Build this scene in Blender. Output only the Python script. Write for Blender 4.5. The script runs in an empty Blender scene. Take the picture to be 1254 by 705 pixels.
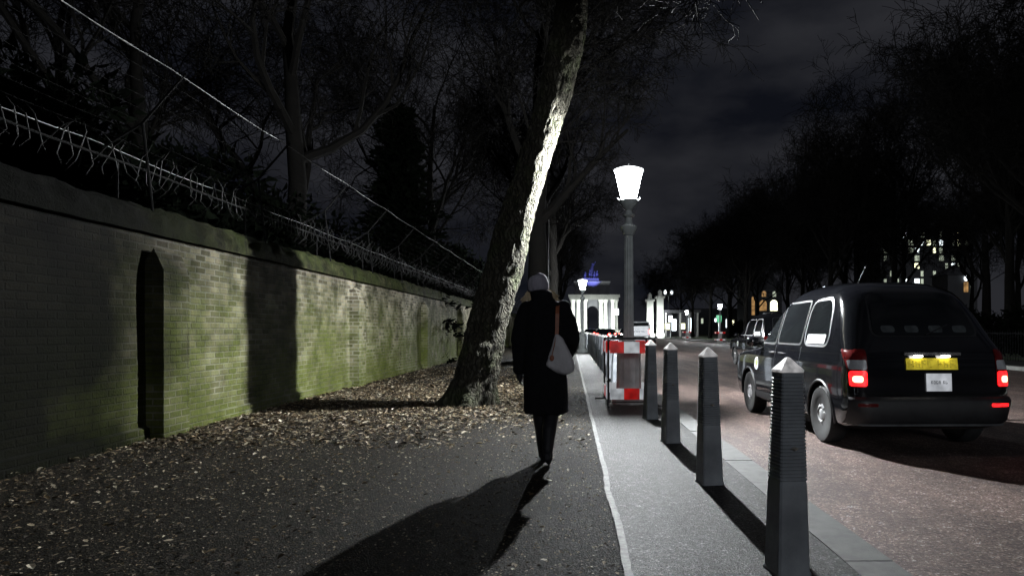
import bpy, bmesh, math, random
import numpy as np
from mathutils import Vector, Matrix, noise
R = math.radians
sc = bpy.context.scene
col = sc.collection
rnd = random.Random(7)

# ------------------------------------------------------------------ materials
class NT:
    def __init__(s, m):
        m.use_nodes = True
        s.t = m.node_tree; s.n = s.t.nodes; s.n.clear()
    def add(s, typ, **kw):
        nd = s.n.new(typ)
        for k, v in kw.items():
            if k in nd.inputs.keys():
                i = nd.inputs[k]
                if hasattr(v, 'is_output'): s.t.links.new(v, i)
                else: i.default_value = v
            else: setattr(nd, k, v)
        return nd
    def link(s, a, b): s.t.links.new(a, b)
    def math(s, op, a, b=None, c=None, clamp=False):
        nd = s.n.new('ShaderNodeMath'); nd.operation = op; nd.use_clamp = clamp
        for i, v in enumerate((a, b, c)):
            if v is None: continue
            if hasattr(v, 'is_output'): s.t.links.new(v, nd.inputs[i])
            else: nd.inputs[i].default_value = v
        return nd.outputs[0]
    def ramp(s, fac, pts):
        nd = s.n.new('ShaderNodeValToRGB'); s.t.links.new(fac, nd.inputs[0])
        el = nd.color_ramp.elements
        while len(el) < len(pts): el.new(0.5)
        for e, (p, c) in zip(el, pts):
            e.position = p; e.color = (c, c, c, 1) if not hasattr(c, '__len__') else (*c, 1)
        return nd.outputs[0]
    def mix(s, fac, a, b, blend='MIX'):
        nd = s.n.new('ShaderNodeMix'); nd.data_type = 'RGBA'; nd.blend_type = blend
        for i, v in ((0, fac), (6, a), (7, b)):
            if hasattr(v, 'is_output'): s.t.links.new(v, nd.inputs[i])
            else: nd.inputs[i].default_value = v if i == 0 else (*v, 1)
        return nd.outputs[2]
    def noise(s, vec, scale, detail=4, rough=.55):
        nd = s.add('ShaderNodeTexNoise', Scale=scale, Detail=detail, Roughness=rough)
        s.link(vec, nd.inputs['Vector']); return nd.outputs['Fac']
    def out(s, color, rough=.8, metal=0, height=None, bump=.3, dist=.01, spec=.5, coat=0, normal=None):
        p = s.n.new('ShaderNodeBsdfPrincipled')
        for k, v in (('Base Color', color), ('Roughness', rough), ('Metallic', metal), ('Specular IOR Level', spec), ('Coat Weight', coat)):
            if hasattr(v, 'is_output'): s.link(v, p.inputs[k])
            else: p.inputs[k].default_value = (*v, 1) if k == 'Base Color' else v
        if height is not None:
            b = s.add('ShaderNodeBump', Strength=bump, Distance=dist); s.link(height, b.inputs['Height'])
            s.link(b.outputs[0], p.inputs['Normal'])
        o = s.n.new('ShaderNodeOutputMaterial'); s.link(p.outputs[0], o.inputs[0]); return p

def nmat(name, c1, c2=None, scale=6., detail=5, rough=.7, rvar=.1, metal=0, bump=.15, bscale=None, dist=.01, spec=.5, coat=0, stretch=(1, 1, 1)):
    m = bpy.data.materials.new(name); t = NT(m)
    tc = t.add('ShaderNodeTexCoord').outputs['Object']
    mp = t.add('ShaderNodeMapping'); t.link(tc, mp.inputs[0]); mp.inputs['Scale'].default_value = stretch
    v = mp.outputs[0]
    n = t.noise(v, scale, detail)
    c2 = c2 or tuple(x * .6 for x in c1)
    colr = t.ramp(n, [(.32, c2), (.68, c1)])
    rg = t.math('MULTIPLY_ADD', n, rvar * 2, rough - rvar)
    h = t.noise(v, bscale or scale * 5, 3)
    t.out(colr, rg, metal, h, bump, dist, spec, coat); return m

def emat(name, c, s, base=(.02, .02, .02), nscale=None):
    m = bpy.data.materials.new(name); t = NT(m)
    p = t.out(base, .3)
    p.inputs['Emission Color'].default_value = (*c, 1); p.inputs['Emission Strength'].default_value = s
    if nscale:
        n = t.noise(t.add('ShaderNodeTexCoord').outputs['Object'], nscale, 2)
        t.link(t.math('MULTIPLY', t.ramp(n, [(.3, .35), (.7, 1.2)]), s), p.inputs['Emission Strength'])
    return m

M = {}
def asphalt(name, lo, hi, grain=90., bump=.5, dist=.012, rough=.75, soil=None, spec=.4):
    m = bpy.data.materials.new(name); t = NT(m)
    v = t.add('ShaderNodeTexCoord').outputs['Object']
    vo = t.add('ShaderNodeTexVoronoi', Scale=grain); t.link(v, vo.inputs['Vector'])
    sp = t.add('ShaderNodeSeparateColor'); t.link(vo.outputs['Color'], sp.inputs[0])
    big = t.noise(v, .9, 6, .6); mid = t.noise(v, 14, 4)
    f = t.math('ADD', t.math('MULTIPLY', sp.outputs[0], .6), t.math('MULTIPLY', mid, .4))
    c = t.ramp(f, [(.2, lo), (.72, hi), (.8, tuple(min(x * 2.6, .5) for x in hi)), (.86, tuple(min(x * 5, .6) for x in hi))])
    c = t.mix(1.0, c, t.ramp(big, [(.25, .45), (.7, 1.15)]), 'MULTIPLY')
    mp = t.add('ShaderNodeMapping'); t.link(v, mp.inputs[0]); mp.inputs['Scale'].default_value = (1.6, .12, 1)
    c = t.mix(1.0, c, t.ramp(t.noise(mp.outputs[0], 1.3, 5, .6), [(.36, .62), (.62, 1.2)]), 'MULTIPLY')
    if soil:
        s_ = t.add('ShaderNodeSeparateXYZ'); t.link(v, s_.inputs[0])
        e = t.math('ADD', s_.outputs[0], t.math('MULTIPLY', t.math('SUBTRACT', t.noise(v, 1.6, 6, .65), .5), 2.2))
        c = t.mix(t.ramp(t.math('MULTIPLY_ADD', e, .5, .8), [(.3, 0.), (.75, 1.)]), t.mix(1.0, t.mix(t.ramp(t.noise(v, 20, 8, .75), [(.38, 0.), (.62, 1.)]), tuple(x * .25 for x in soil), soil), t.ramp(sp.outputs[1], [(.3, .5), (.85, 1.1), (.93, 4.)]), 'MULTIPLY'), c)
    h = t.math('ADD', vo.outputs['Distance'], t.math('MULTIPLY', t.noise(v, 140, 3), .5))
    if soil: h = t.math('ADD', h, t.math('MULTIPLY', t.noise(v, 38, 6, .75), 1.6))
    t.out(c, t.math('MULTIPLY_ADD', sp.outputs[1], .3, rough - .2), 0, h, bump, dist, spec); return m
M['path'] = asphalt('worn_path_asphalt', (.010, .010, .0105), (.058, .058, .056), 110, spec=.25)
M['verge'] = asphalt('dirty_gravel_asphalt', (.007, .0066, .006), (.047, .044, .039), 95, .7, .012, .85, (.03, .026, .02), .06)
M['road'] = asphalt('pink_road_asphalt', (.055, .037, .032), (.22, .152, .132), 95, .5)
M['kerb'] = nmat('granite_kerb', (.15, .15, .145), (.08, .08, .08), 9, rough=.75, bscale=120, bump=.35)
M['ground'] = nmat('park_soil', (.05, .055, .03), (.03, .03, .02), .5, rough=.9)
M['lawn'] = nmat('lawn_grass', (.055, .085, .025), (.03, .045, .015), 3, rough=.9, bscale=80, bump=.8)
M['line'] = nmat('worn_white_paint', (.16, .16, .15), (.03, .03, .028), 24, detail=8, rough=.7, bscale=140, bump=.4)
M['concrete'] = nmat('pale_concrete', (.5, .5, .47), (.34, .34, .32), 3, rough=.8)

def brick_mat():
    m = bpy.data.materials.new('mossy_stock_brick'); t = NT(m)
    v = t.add('ShaderNodeTexCoord').outputs['Object']
    s = t.add('ShaderNodeSeparateXYZ'); t.link(v, s.inputs[0])
    a = t.math('ADD', s.outputs[1], s.outputs[0])
    wob = t.noise(v, 3.0, 3)
    zz = t.math('ADD', s.outputs[2], t.math('MULTIPLY', wob, .012))
    aa = t.math('ADD', a, t.math('MULTIPLY', t.noise(v, 7, 2), .02))
    cv = t.add('ShaderNodeCombineXYZ'); t.link(aa, cv.inputs[0]); t.link(zz, cv.inputs[1])
    b = t.add('ShaderNodeTexBrick', Scale=1.0); t.link(cv.outputs[0], b.inputs['Vector'])
    b.inputs['Brick Width'].default_value = .228; b.inputs['Row Height'].default_value = .0765
    b.inputs['Mortar Size'].default_value = .012; b.inputs['Mortar Smooth'].default_value = .35; b.inputs['Bias'].default_value = -.1
    b.inputs['Color1'].default_value = (.23, .2, .145, 1); b.inputs['Color2'].default_value = (.04, .03, .026, 1)
    b.inputs['Mortar'].default_value = (.2, .19, .16, 1)
    c = t.mix(1.0, b.outputs['Color'], t.ramp(t.noise(v, 2.2, 6), [(.34, .2), (.66, 1.45)]), 'MULTIPLY')
    c = t.mix(1.0, c, t.ramp(t.noise(v, .33, 3), [(.4, .5), (.62, 1.25)]), 'MULTIPLY')
    near_shade = t.ramp(t.math('MULTIPLY', t.math('ADD', s.outputs[1], t.math('MULTIPLY', t.noise(v, .8, 4), 3.)), .05), [(.40, .035), (.52, 1.1)])  # darkens toward the camera, lamplight falloff put into the brick colour
    c = t.mix(1.0, c, near_shade, 'MULTIPLY')
    g = t.math('MULTIPLY_ADD', s.outputs[2], -.62, 1.12)         # more moss near the ground
    nz = t.ramp(t.noise(v, 1.5, 6, .62), [(.3, 0.), (.66, 1.)])
    mo = t.math('MULTIPLY', t.math('ADD', g, .38), t.math('ADD', t.math('MULTIPLY', nz, .85), .28), clamp=True)
    mossc = t.mix(t.noise(v, 26, 4), (.035, .050, .006), (.135, .16, .028))
    mossc = t.mix(1.0, mossc, near_shade, 'MULTIPLY')
    c = t.mix(t.math('MULTIPLY', t.math('MULTIPLY', mo, t.math('MULTIPLY_ADD', b.outputs['Fac'], -.35, 1.)), .8, clamp=True), c, mossc)
    h = t.math('ADD', t.math('MULTIPLY', b.outputs['Fac'], -1.0), t.math('MULTIPLY', t.noise(v, 45, 5), .6))
    t.out(c, .92, 0, h, 1.0, .016, .08); return m
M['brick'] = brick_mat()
def coping_mat():
    m = bpy.data.materials.new('mossy_coping'); t = NT(m); v = t.add('ShaderNodeTexCoord').outputs['Object']
    s_ = t.add('ShaderNodeSeparateXYZ'); t.link(v, s_.inputs[0])
    n = t.noise(v, 6, 9, .65); c = t.ramp(n, [(.34, (.008, .008, .006)), (.52, (.04, .04, .02)), (.72, (.10, .105, .05))])
    c = t.mix(t.ramp(t.noise(v, 1.3, 4), [(.42, 0.), (.65, .7)]), c, (.045, .062, .014))
    near_shade = t.ramp(t.math('MULTIPLY', t.math('ADD', s_.outputs[1], t.math('MULTIPLY', t.noise(v, .8, 4), 3.)), .05), [(.42, .03), (.62, .65)])  # coping colour darkened at the near end, standing for weaker lamplight
    c = t.mix(1.0, c, near_shade, 'MULTIPLY')
    jt = t.math('PINGPONG', s_.outputs[1], .3); c = t.mix(t.ramp(jt, [(0, .8), (.03, 0.)]), c, (.006, .006, .005))
    t.out(c, .95, 0, t.noise(v, 34, 6, .7), 1.0, .04, .08); return m
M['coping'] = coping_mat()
M['bark'] = None
def bark_mat():
    m = bpy.data.materials.new('flaking_plane_bark'); t = NT(m)
    v = t.add('ShaderNodeTexCoord').outputs['Object']
    nz = t.add('ShaderNodeTexNoise', Scale=5., Detail=5.); t.link(v, nz.inputs['Vector'])
    ad = t.n.new('ShaderNodeVectorMath'); ad.operation = 'MULTIPLY_ADD'; t.link(nz.outputs['Color'], ad.inputs[0]); ad.inputs[1].default_value = (.22, .22, .3); t.link(v, ad.inputs[2])
    mp = t.add('ShaderNodeMapping'); t.link(ad.outputs[0], mp.inputs[0]); mp.inputs['Scale'].default_value = (1, 1, .34)
    vo = t.add('ShaderNodeTexVoronoi', Scale=15., feature='DISTANCE_TO_EDGE'); t.link(mp.outputs[0], vo.inputs['Vector'])
    n = t.noise(mp.outputs[0], 12, 9, .7)
    c = t.ramp(n, [(.3, (.02, .018, .013)), (.52, (.065, .06, .045)), (.66, (.115, .11, .088)), (.8, (.21, .205, .17))])
    c = t.mix(t.ramp(vo.outputs['Distance'], [(.0, .8), (.12, 0.)]), c, (.03, .028, .02))
    c = t.mix(t.ramp(t.noise(v, 2.5, 4), [(.5, 0.), (.75, .45)]), c, (.07, .10, .03))
    h = t.math('ADD', t.math('MULTIPLY', t.ramp(vo.outputs['Distance'], [(0, 0.), (.2, 1.)]), .7), n)
    t.out(c, .9, 0, h, 1.0, .05, .2); return m
M['bark'] = bark_mat()
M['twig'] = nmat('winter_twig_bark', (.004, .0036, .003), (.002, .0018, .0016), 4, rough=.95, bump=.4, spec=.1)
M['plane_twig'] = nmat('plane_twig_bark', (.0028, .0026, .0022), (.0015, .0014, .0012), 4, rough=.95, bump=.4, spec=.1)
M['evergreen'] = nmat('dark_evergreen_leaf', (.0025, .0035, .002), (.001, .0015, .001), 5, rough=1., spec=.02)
def leaf_mat():
    m = bpy.data.materials.new('fallen_leaf'); t = NT(m)
    g = t.n.new('ShaderNodeNewGeometry'); v = t.add('ShaderNodeTexCoord').outputs['Object']
    c = t.ramp(g.outputs['Random Per Island'], [(.0, (.03, .022, .014)), (.38, (.08, .055, .03)), (.7, (.26, .19, .105)), (1., (.62, .55, .42))])
    c = t.mix(1.0, c, t.ramp(t.noise(v, 60, 3), [(.3, .5), (.7, 1.1)]), 'MULTIPLY')
    t.out(c, .75, spec=.25); return m
M['leaf'] = leaf_mat()
M['iron'] = nmat('black_painted_iron', (.36, .38, .41), (.20, .215, .235), 5, rough=.42, rvar=.14, bump=.25, bscale=60)
M['cap'] = emat('white_glowing_cap', (1., .97, .97), .3, (.8, .8, .78), 25)  # small glow added to the caps in place of light thrown back
M['plaque'] = nmat('worn_brass_lozenge', (.45, .43, .38), (.2, .19, .17), 20, rough=.35, metal=.6)
M['grey_iron'] = nmat('grey_lamp_post_paint', (.72, .76, .75), (.5, .54, .53), 7, rough=.5, bump=.2)
def glassglow(name, tint, e):
    m = bpy.data.materials.new(name); t = NT(m)
    tr = t.add('ShaderNodeBsdfTransparent'); tr.inputs[0].default_value = (tint, tint, tint, 1)
    em = t.add('ShaderNodeEmission', Strength=e); em.inputs[0].default_value = (.94, .98, 1, 1)
    a = t.n.new('ShaderNodeAddShader'); t.link(tr.outputs[0], a.inputs[0]); t.link(em.outputs[0], a.inputs[1])
    o = t.n.new('ShaderNodeOutputMaterial'); t.link(a.outputs[0], o.inputs[0]); return m
M['lantern'] = glassglow('lit_frosted_lantern_glass', .9, 14.); M['lantern_top'] = glassglow('dim_frosted_lantern_top', .3, 3.)
M['mantle'] = emat('glowing_mantle', (.94, .98, 1.), 42000)
M['mantle_far'] = emat('glowing_far_mantle', (.94, .98, 1.), 11000)
M['mantle_mid'] = emat('glowing_second_mantle', (.94, .98, 1.), 42000)
M['red'] = emat('red_glowing_board', (.9, .012, .008), .34, (.42, .012, .008), 7)  # red boards glow by themselves to mimic light returned to the camera
M['white_glow'] = emat('white_glowing_board', (.9, .95, 1.), .36, (.8, .8, .8), 6)  # same added glow for the white boards
M['white'] = nmat('white_paper', (.82, .82, .82), (.6, .61, .62), 7, rough=.45)
M['barmetal'] = nmat('dark_barrier_metal', (.06, .06, .06), (.03, .03, .03), 9, rough=.45, metal=.3)
M['wire'] = nmat('galvanised_wire', (.17, .17, .17), (.05, .05, .05), 2.2, rough=.6, metal=.4)
M['spike'] = nmat('thin_steel_prong', (.028, .028, .028), (.007, .007, .007), 3, rough=.7, metal=.2, spec=.2)
M['dullwire'] = nmat('dull_wire', (.006, .006, .006), (.003, .003, .003), 20, rough=.9, spec=.06)
M['rust'] = nmat('dull_steel_spike', (.010, .010, .010), (.004, .004, .004), 15, rough=.9, metal=0, spec=.06)
M['coat'] = nmat('black_wool_coat', (.011, .011, .013), (.006, .006, .007), 30, rough=.95, bscale=350, bump=.4, spec=.15)
M['tights'] = nmat('black_boot_leather', (.012, .012, .016), (.007, .007, .009), 12, rough=.6, spec=.3)
M['skin'] = nmat('skin', (.55, .36, .28), (.48, .3, .23), 9, rough=.6)
M['beanie'] = nmat('pale_lilac_knit', (.42, .4, .46), (.28, .26, .32), 30, rough=.95, bscale=160, bump=.8, stretch=(1, 1, .25))
M['hair'] = nmat('blonde_hair', (.55, .42, .25), (.3, .21, .11), 40, rough=.5, stretch=(6, 6, .6))
M['bagcloth'] = nmat('grey_white_canvas', (.6, .58, .6), (.46, .44, .46), 5, rough=.9, bscale=90, bump=.35)
M['tan'] = nmat('tan_leather', (.33, .11, .05), (.2, .06, .03), 14, rough=.55)
M['carpaint'] = nmat('black_car_paint', (.009, .010, .012), (.006, .006, .008), 3, rough=.1, rvar=.04, bump=.006, spec=.5, coat=1.)
M['carglass'] = nmat('dark_car_glass', (.012, .014, .015), (.008, .009, .01), 3, rough=.05, rvar=.02, bump=0., coat=.5)
M['trim'] = nmat('black_rubber_trim', (.03, .03, .032), (.018, .018, .02), 9, rough=.5)
M['tyre'] = nmat('tyre_rubber', (.035, .035, .036), (.02, .02, .02), 20, rough=.75)
M['rim'] = nmat('silver_hubcap', (.6, .6, .61), (.4, .4, .41), 9, rough=.3, metal=.15)
M['chrome'] = nmat('bright_trim', (.7, .7, .72), (.5, .5, .5), 9, rough=.25, metal=.9)
M['headrest_glint'] = nmat('painted_headrest_glint', (.10, .115, .12), (.02, .025, .028), 9, rough=.6)  # grey of headrests glimpsed through glass, painted on flat patches
M['greytrim'] = nmat('grey_window_frame', (.17, .175, .18), (.1, .1, .105), 9, rough=.4)
M['lamp_red'] = emat('lit_red_lens', (1., .012, .014), 4., (.3, .01, .01), 22)
M['lamp_hot'] = emat('lit_tail_bulb', (1., .38, .22), 5)
M['lens_dark'] = nmat('unlit_red_lens', (.22, .01, .01), (.12, .005, .005), 15, rough=.2)
M['lens_clear'] = nmat('clear_lens', (.7, .72, .75), (.5, .5, .52), 15, rough=.2)
M['head_white'] = emat('lit_headlamp', (1., .97, .9), 14)
M['amber'] = emat('lit_amber_lens', (1., .45, .05), 8)
M['plate_y'] = emat('glowing_yellow_plate', (.9, .74, .06), .34, (.8, .62, .03), 9)  # plate glows faintly itself, standing for light it would send back
M['plate_w'] = emat('glowing_white_plate', (.9, .93, 1.), .45, (.8, .82, .85), 6)  # white plates and van panel carry the same added glow
M['plate_ink'] = emat('faint_glowing_ink', (.9, .74, .06), .24, (.55, .43, .03), 30)  # ink glows a little less than the plate behind it
M['grey_ink'] = nmat('faded_grey_ink', (.3, .31, .34), (.2, .2, .22), 9, rough=.6)
M['whitecar'] = nmat('white_car_paint', (.75, .77, .8), (.66, .68, .7), 4, rough=.25, coat=.6)
M['stone'] = nmat('pale_portland_stone', (.62, .63, .58), (.46, .47, .43), .5, rough=.85)
M['shadestone'] = nmat('shaded_attic_stone', (.13, .13, .14), (.08, .08, .09), .5, rough=.85)  # copy of the arch stone with shade put into its colour
M['dimstone'] = nmat('dimmed_stone', (.2, .2, .19), (.13, .13, .12), .5, rough=.85)  # same arch stone, dim lighting of the entablature put into the colour
M['bronze'] = nmat('dark_bronze', (.10, .10, .13), (.06, .06, .08), 1, rough=.5, metal=.4)
M['bldg'] = nmat('dark_facade', (.06, .06, .065), (.04, .04, .045), 1, rough=.8)
M['win_warm'] = emat('lit_warm_window', (.95, .95, .6), 3.5)
M['win_cool'] = emat('lit_cool_window', (.85, .95, 1.), 3.5)
M['win_dim'] = emat('dim_window', (.8, .9, .7), .6)
M['win_orange'] = emat('lit_orange_window', (1., .55, .2), .4, nscale=1.5)
M['green_sign'] = emat('lit_green_sign', (.1, .8, .35), .7)
M['white_sign'] = emat('lit_white_sign', (.85, .95, 1.), 4)

# ------------------------------------------------------------------ mesh helpers
class MB:
    def __init__(s): s.v = []; s.f = []
    def raw(s, v, f):
        o = len(s.v); s.v += [tuple(x) for x in v]; s.f += [tuple(i + o for i in q) for q in f]; return s
    def box(s, x0, x1, y0, y1, z0, z1, rz=0, c=None):
        P = [Vector((x, y, z)) for z in (z0, z1) for x, y in ((x0, y0), (x1, y0), (x1, y1), (x0, y1))]
        if rz:
            c = Vector(c or ((x0 + x1) / 2, (y0 + y1) / 2, 0)); m = Matrix.Rotation(rz, 3, 'Z')
            P = [m @ (p - c) + c for p in P]
        return s.raw(P, [(3, 2, 1, 0), (4, 5, 6, 7), (0, 1, 5, 4), (1, 2, 6, 5), (2, 3, 7, 6), (3, 0, 4, 7)])
    def rings(s, rings, cap=True, closed=True):
        n = len(rings[0]); v = [p for r in rings for p in r]; f = []
        for i in range(len(rings) - 1):
            for k in range(n if closed else n - 1):
                a = i * n + k; b = i * n + (k + 1) % n
                f.append((a, b, b + n, a + n))
        if cap and closed:
            f.append(tuple(range(n - 1, -1, -1))); f.append(tuple((len(rings) - 1) * n + k for k in range(n)))
        return s.raw(v, f)
    def tube(s, pts, rad, n=8, cap=True):
        pts = [Vector(p) for p in pts]
        if not hasattr(rad, '__len__'): rad = [rad] * len(pts)
        rings = []; u = None
        for i, p in enumerate(pts):
            d = (pts[min(i + 1, len(pts) - 1)] - pts[max(i - 1, 0)])
            if d.length < 1e-9: d = Vector((0, 0, 1))
            d.normalize()
            if u is None: u = d.orthogonal().normalized()
            else:
                u = u - d * u.dot(d)
                u = d.orthogonal().normalized() if u.length < 1e-6 else u.normalized()
            w = d.cross(u)
            rings.append([p + (u * math.cos(2 * math.pi * k / n) + w * math.sin(2 * math.pi * k / n)) * rad[i] for k in range(n)])
        return s.rings(rings, cap)
    def lathe(s, prof, n=24, c=(0, 0, 0), flute=0, fn=0):
        return s.rings([[(c[0] + r * (1 + flute * (0.5 if k % 2 else -.5)) * math.cos(2 * math.pi * k / n), c[1] + r * (1 + flute * (0.5 if k % 2 else -.5)) * math.sin(2 * math.pi * k / n), c[2] + z) for k in range(n)] for r, z in prof])
    def ell(s, c, r, n=14, m=10):
        rings = []
        for i in range(m + 1):
            a = -math.pi / 2 + math.pi * (i / m * .98 + .01)
            rings.append([(c[0] + r[0] * math.cos(a) * math.cos(2 * math.pi * k / n), c[1] + r[1] * math.cos(a) * math.sin(2 * math.pi * k / n), c[2] + r[2] * math.sin(a)) for k in range(n)])
        return s.rings(rings)
    def sq(s, prof, c=(0, 0, 0), ch=.0):
        rings = []
        for w, z in prof:
            h = w / 2; k = h * ch
            o = [(h, -h + k), (h, h - k), (h - k, h), (-h + k, h), (-h, h - k), (-h, -h + k), (-h + k, -h), (h - k, -h)] if ch else [(h, -h), (h, h), (-h, h), (-h, -h)]
            rings.append([(c[0] + x, c[1] + y, c[2] + z) for x, y in o])
        return s.rings(rings)
    def mesh(s, name):
        me = bpy.data.meshes.new(name); me.from_pydata(s.v, [], s.f); me.update(); return me
    def build(s, name, m, parent=None, smooth=False, sharp=40, fix=False):
        me = s.mesh(name)
        if fix:
            bm = bmesh.new(); bm.from_mesh(me); bmesh.ops.recalc_face_normals(bm, faces=bm.faces); bm.to_mesh(me); bm.free()
        if smooth:
            me.polygons.foreach_set('use_smooth', [True] * len(me.polygons)); me.set_sharp_from_angle(angle=R(sharp))
        return link(name, me, m, parent)
def link(name, me, m, parent=None):
    o = bpy.data.objects.new(name, me); col.objects.link(o)
    if m: me.materials.clear(); me.materials.append(m)
    if parent: o.parent = parent
    return o
def tag(o, label=None, cat=None, group=None, kind=None):
    for k, v in (('label', label), ('category', cat), ('group', group), ('kind', kind)):
        if v: o[k] = v
    return o
def thing(name, label, cat, loc=(0, 0, 0), rz=0, group=None):
    o = bpy.data.objects.new(name, None); col.objects.link(o); o.empty_display_size = .2
    o.location = loc; o.rotation_euler = (0, 0, rz); return tag(o, label, cat, group)
def copy_tree(o, parent=None):
    c = o.copy(); col.objects.link(c)
    if parent: c.parent = parent
    for ch in list(o.children): copy_tree(ch, c)
    return c
def evaluated(mb, mods, name):
    me = mb.mesh(name); o = bpy.data.objects.new('tmp', me); col.objects.link(o)
    for typ, kw in mods:
        md = o.modifiers.new(typ, typ)
        for k, v in kw.items(): setattr(md, k, v)
    dg = bpy.context.evaluated_depsgraph_get(); dg.update()
    res = bpy.data.meshes.new_from_object(o.evaluated_get(dg)); res.name = name
    bpy.data.objects.remove(o); return res
def remesh(mb, name, voxel, m, parent=None, it=4, fac=.5, disp=None):
    me = evaluated(mb, [('REMESH', dict(mode='VOXEL', voxel_size=voxel)), ('SMOOTH', dict(factor=fac, iterations=it))], name)
    if disp: displace(me, *disp)
    me.polygons.foreach_set('use_smooth', [True] * len(me.polygons)); return link(name, me, m, parent)
def displace(me, amp, sc_, st=(1, 1, 1)):
    for v in me.vertices:
        q = Vector((v.co.x * st[0], v.co.y * st[1], v.co.z * st[2]))
        v.co += v.normal * (amp * noise.fractal(q * sc_, 1, 2, 4))
def sheet(name, x0, x1, y0, y1, z, m):
    mb = MB(); mb.raw([(x0, y0, z), (x1, y0, z), (x1, y1, z), (x0, y1, z)], [(0, 1, 2, 3)])
    return tag(mb.build(name, m), kind='structure')

# ------------------------------------------------------------------ camera (px 699, 404 of 1254x705 is where the street vanishes)
FPX = 836.
cam = bpy.data.cameras.new('camera'); co = bpy.data.objects.new('camera', cam); col.objects.link(co)
co.location = (0, 0, 1.2); co.rotation_euler = (R(90), 0, 0)
cam.lens = 24.; cam.sensor_width = 36.; cam.shift_x = -72 / 1254; cam.shift_y = 51.5 / 1254
cam.clip_start = .05; cam.clip_end = 4000
sc.camera = co

# ------------------------------------------------------------------ setting
RZ = -.10                                   # road level, the path being 0
KX = 1.67; FX = 14.4                        # kerb edges of the road
sheet('ground', -900, 900, -120, 1500, -.25, M['ground'])
road = sheet('road', KX - .02, FX + .02, -40, 700, RZ, M['road'])
# worn path with a slightly uneven surface
def uneven(name, x0, x1, y0, y1, nx, ny, amp, m, z=0, pw=2.2):
    mb = MB(); v = []; f = []
    for j in range(ny + 1):
        y = y0 + (y1 - y0) * (j / ny) ** pw
        for i in range(nx + 1):
            x = x0 + (x1 - x0) * i / nx
            v.append((x, y, z + amp * noise.fractal(Vector((x * 1.3, y * 1.3, 3)), 1, 2, 4)))
    for j in range(ny):
        for i in range(nx):
            a = j * (nx + 1) + i; f.append((a, a + 1, a + nx + 2, a + nx + 1))
    mb.raw(v, f); return tag(mb.build(name, m, smooth=True), kind='structure')
def seg_path():
    mb = MB(); mb.box(-4.72, 1.42, -40, 700, -.3, -.03); return tag(mb.build('path_base', M['path']), kind='structure')
seg_path()
uneven('leafy_path', -4.75, .27, -12, 200, 60, 420, .012, M['verge'])
uneven('pavement', .27, 1.42, -12, 200, 14, 420, .003, M['path'])
k = MB()
y = -12.
while y < 200:
    k.box(1.42, KX, y + .004, y + .91, -.3, .004 + rnd.uniform(-.003, .003)); y += .914
tag(k.build('kerb', M['kerb']), kind='structure')
k = MB()
y = -12.
while y < 260:
    k.box(FX, FX + .3, y + .004, y + 1.2, -.3, .02); y += 1.204
tag(k.build('far_kerb', M['concrete']), kind='structure')
sheet('far_pavement', FX + .3, 17.6, -40, 700, .0, M['path'])
sheet('lawn', 17.6, 400, -40, 700, .012, M['lawn'])
mb = MB(); v = []; f = []; n = 900
for i in range(n + 1):
    y = -6 + 130 * (i / n) ** 1.8
    xc = .285 + .018 * noise.noise(Vector((y * 1.1, 0, 5))) + .008 * noise.noise(Vector((y * 6, 2, 5)))
    w = .021 + .008 * noise.noise(Vector((y * 9, 7, 1)))
    zz = .0085 + .008
    v += [(xc - w, y, zz), (xc + w, y, zz)]
    if i: f.append((2 * i - 2, 2 * i - 1, 2 * i + 1, 2 * i))
mb.raw(v, f); tag(mb.build('path_line', M['line']), kind='structure')

# fallen leaves: uncountable litter
mb = MB()
for i in range(62000):
    if i < 12000:
        x = -4.6 + abs(rnd.gauss(0, 1.15)); y = rnd.uniform(2.6, 30) if rnd.random() < .35 else rnd.uniform(3.2, 15)
    elif i < 20500:
        x = rnd.gauss(-1.5, 1.1); y = rnd.gauss(10.9, 2.4)
    else:
        x = rnd.uniform(-4.5, .25); y = rnd.uniform(2, 22)
    bit = i >= 32000
    if bit: x = rnd.uniform(-4.5, .24); y = 2.2 + 12 * rnd.random() ** 1.2
    if x < -4.58 or x > .25 or y < 1.5: continue
    if not bit and y < 6.8 and rnd.random() < .68: continue
    if not bit and x > -1.2 and (rnd.random() < .8 if y < 8.6 else x > -.1): continue
    s = rnd.uniform(.010, .030) * (1 if y > 7 else .72) * (1.3 if rnd.random() < .15 else 1); a = rnd.uniform(0, 6.28)
    if bit: s = rnd.uniform(.003, .010) * (1.8 if rnd.random() < .08 else 1)
    elif rnd.random() < .12: s *= 1.6
    z = .012 + rnd.random() * .016; cu = rnd.uniform(.1, .6) * s; ti = rnd.uniform(-.3, .3) * s
    ca, sa = math.cos(a), math.sin(a)
    P = [(-1, 0, 0), (-.3, -.62, cu), (.45, -.55, cu * .9), (1, 0, .15 * s), (.45, .55, cu), (-.3, .6, cu * .8)]
    mb.raw([(x + s * (px * ca - py * sa), y + s * (px * sa + py * ca), z + pz + ti * px) for px, py, pz in P], [(0, 1, 2, 3), (0, 3, 4, 5)])
tag(mb.build('fallen_leaves', M['leaf']), 'brown dead leaves littering the path along the mossy brick wall', 'leaf litter', kind='stuff')

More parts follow.
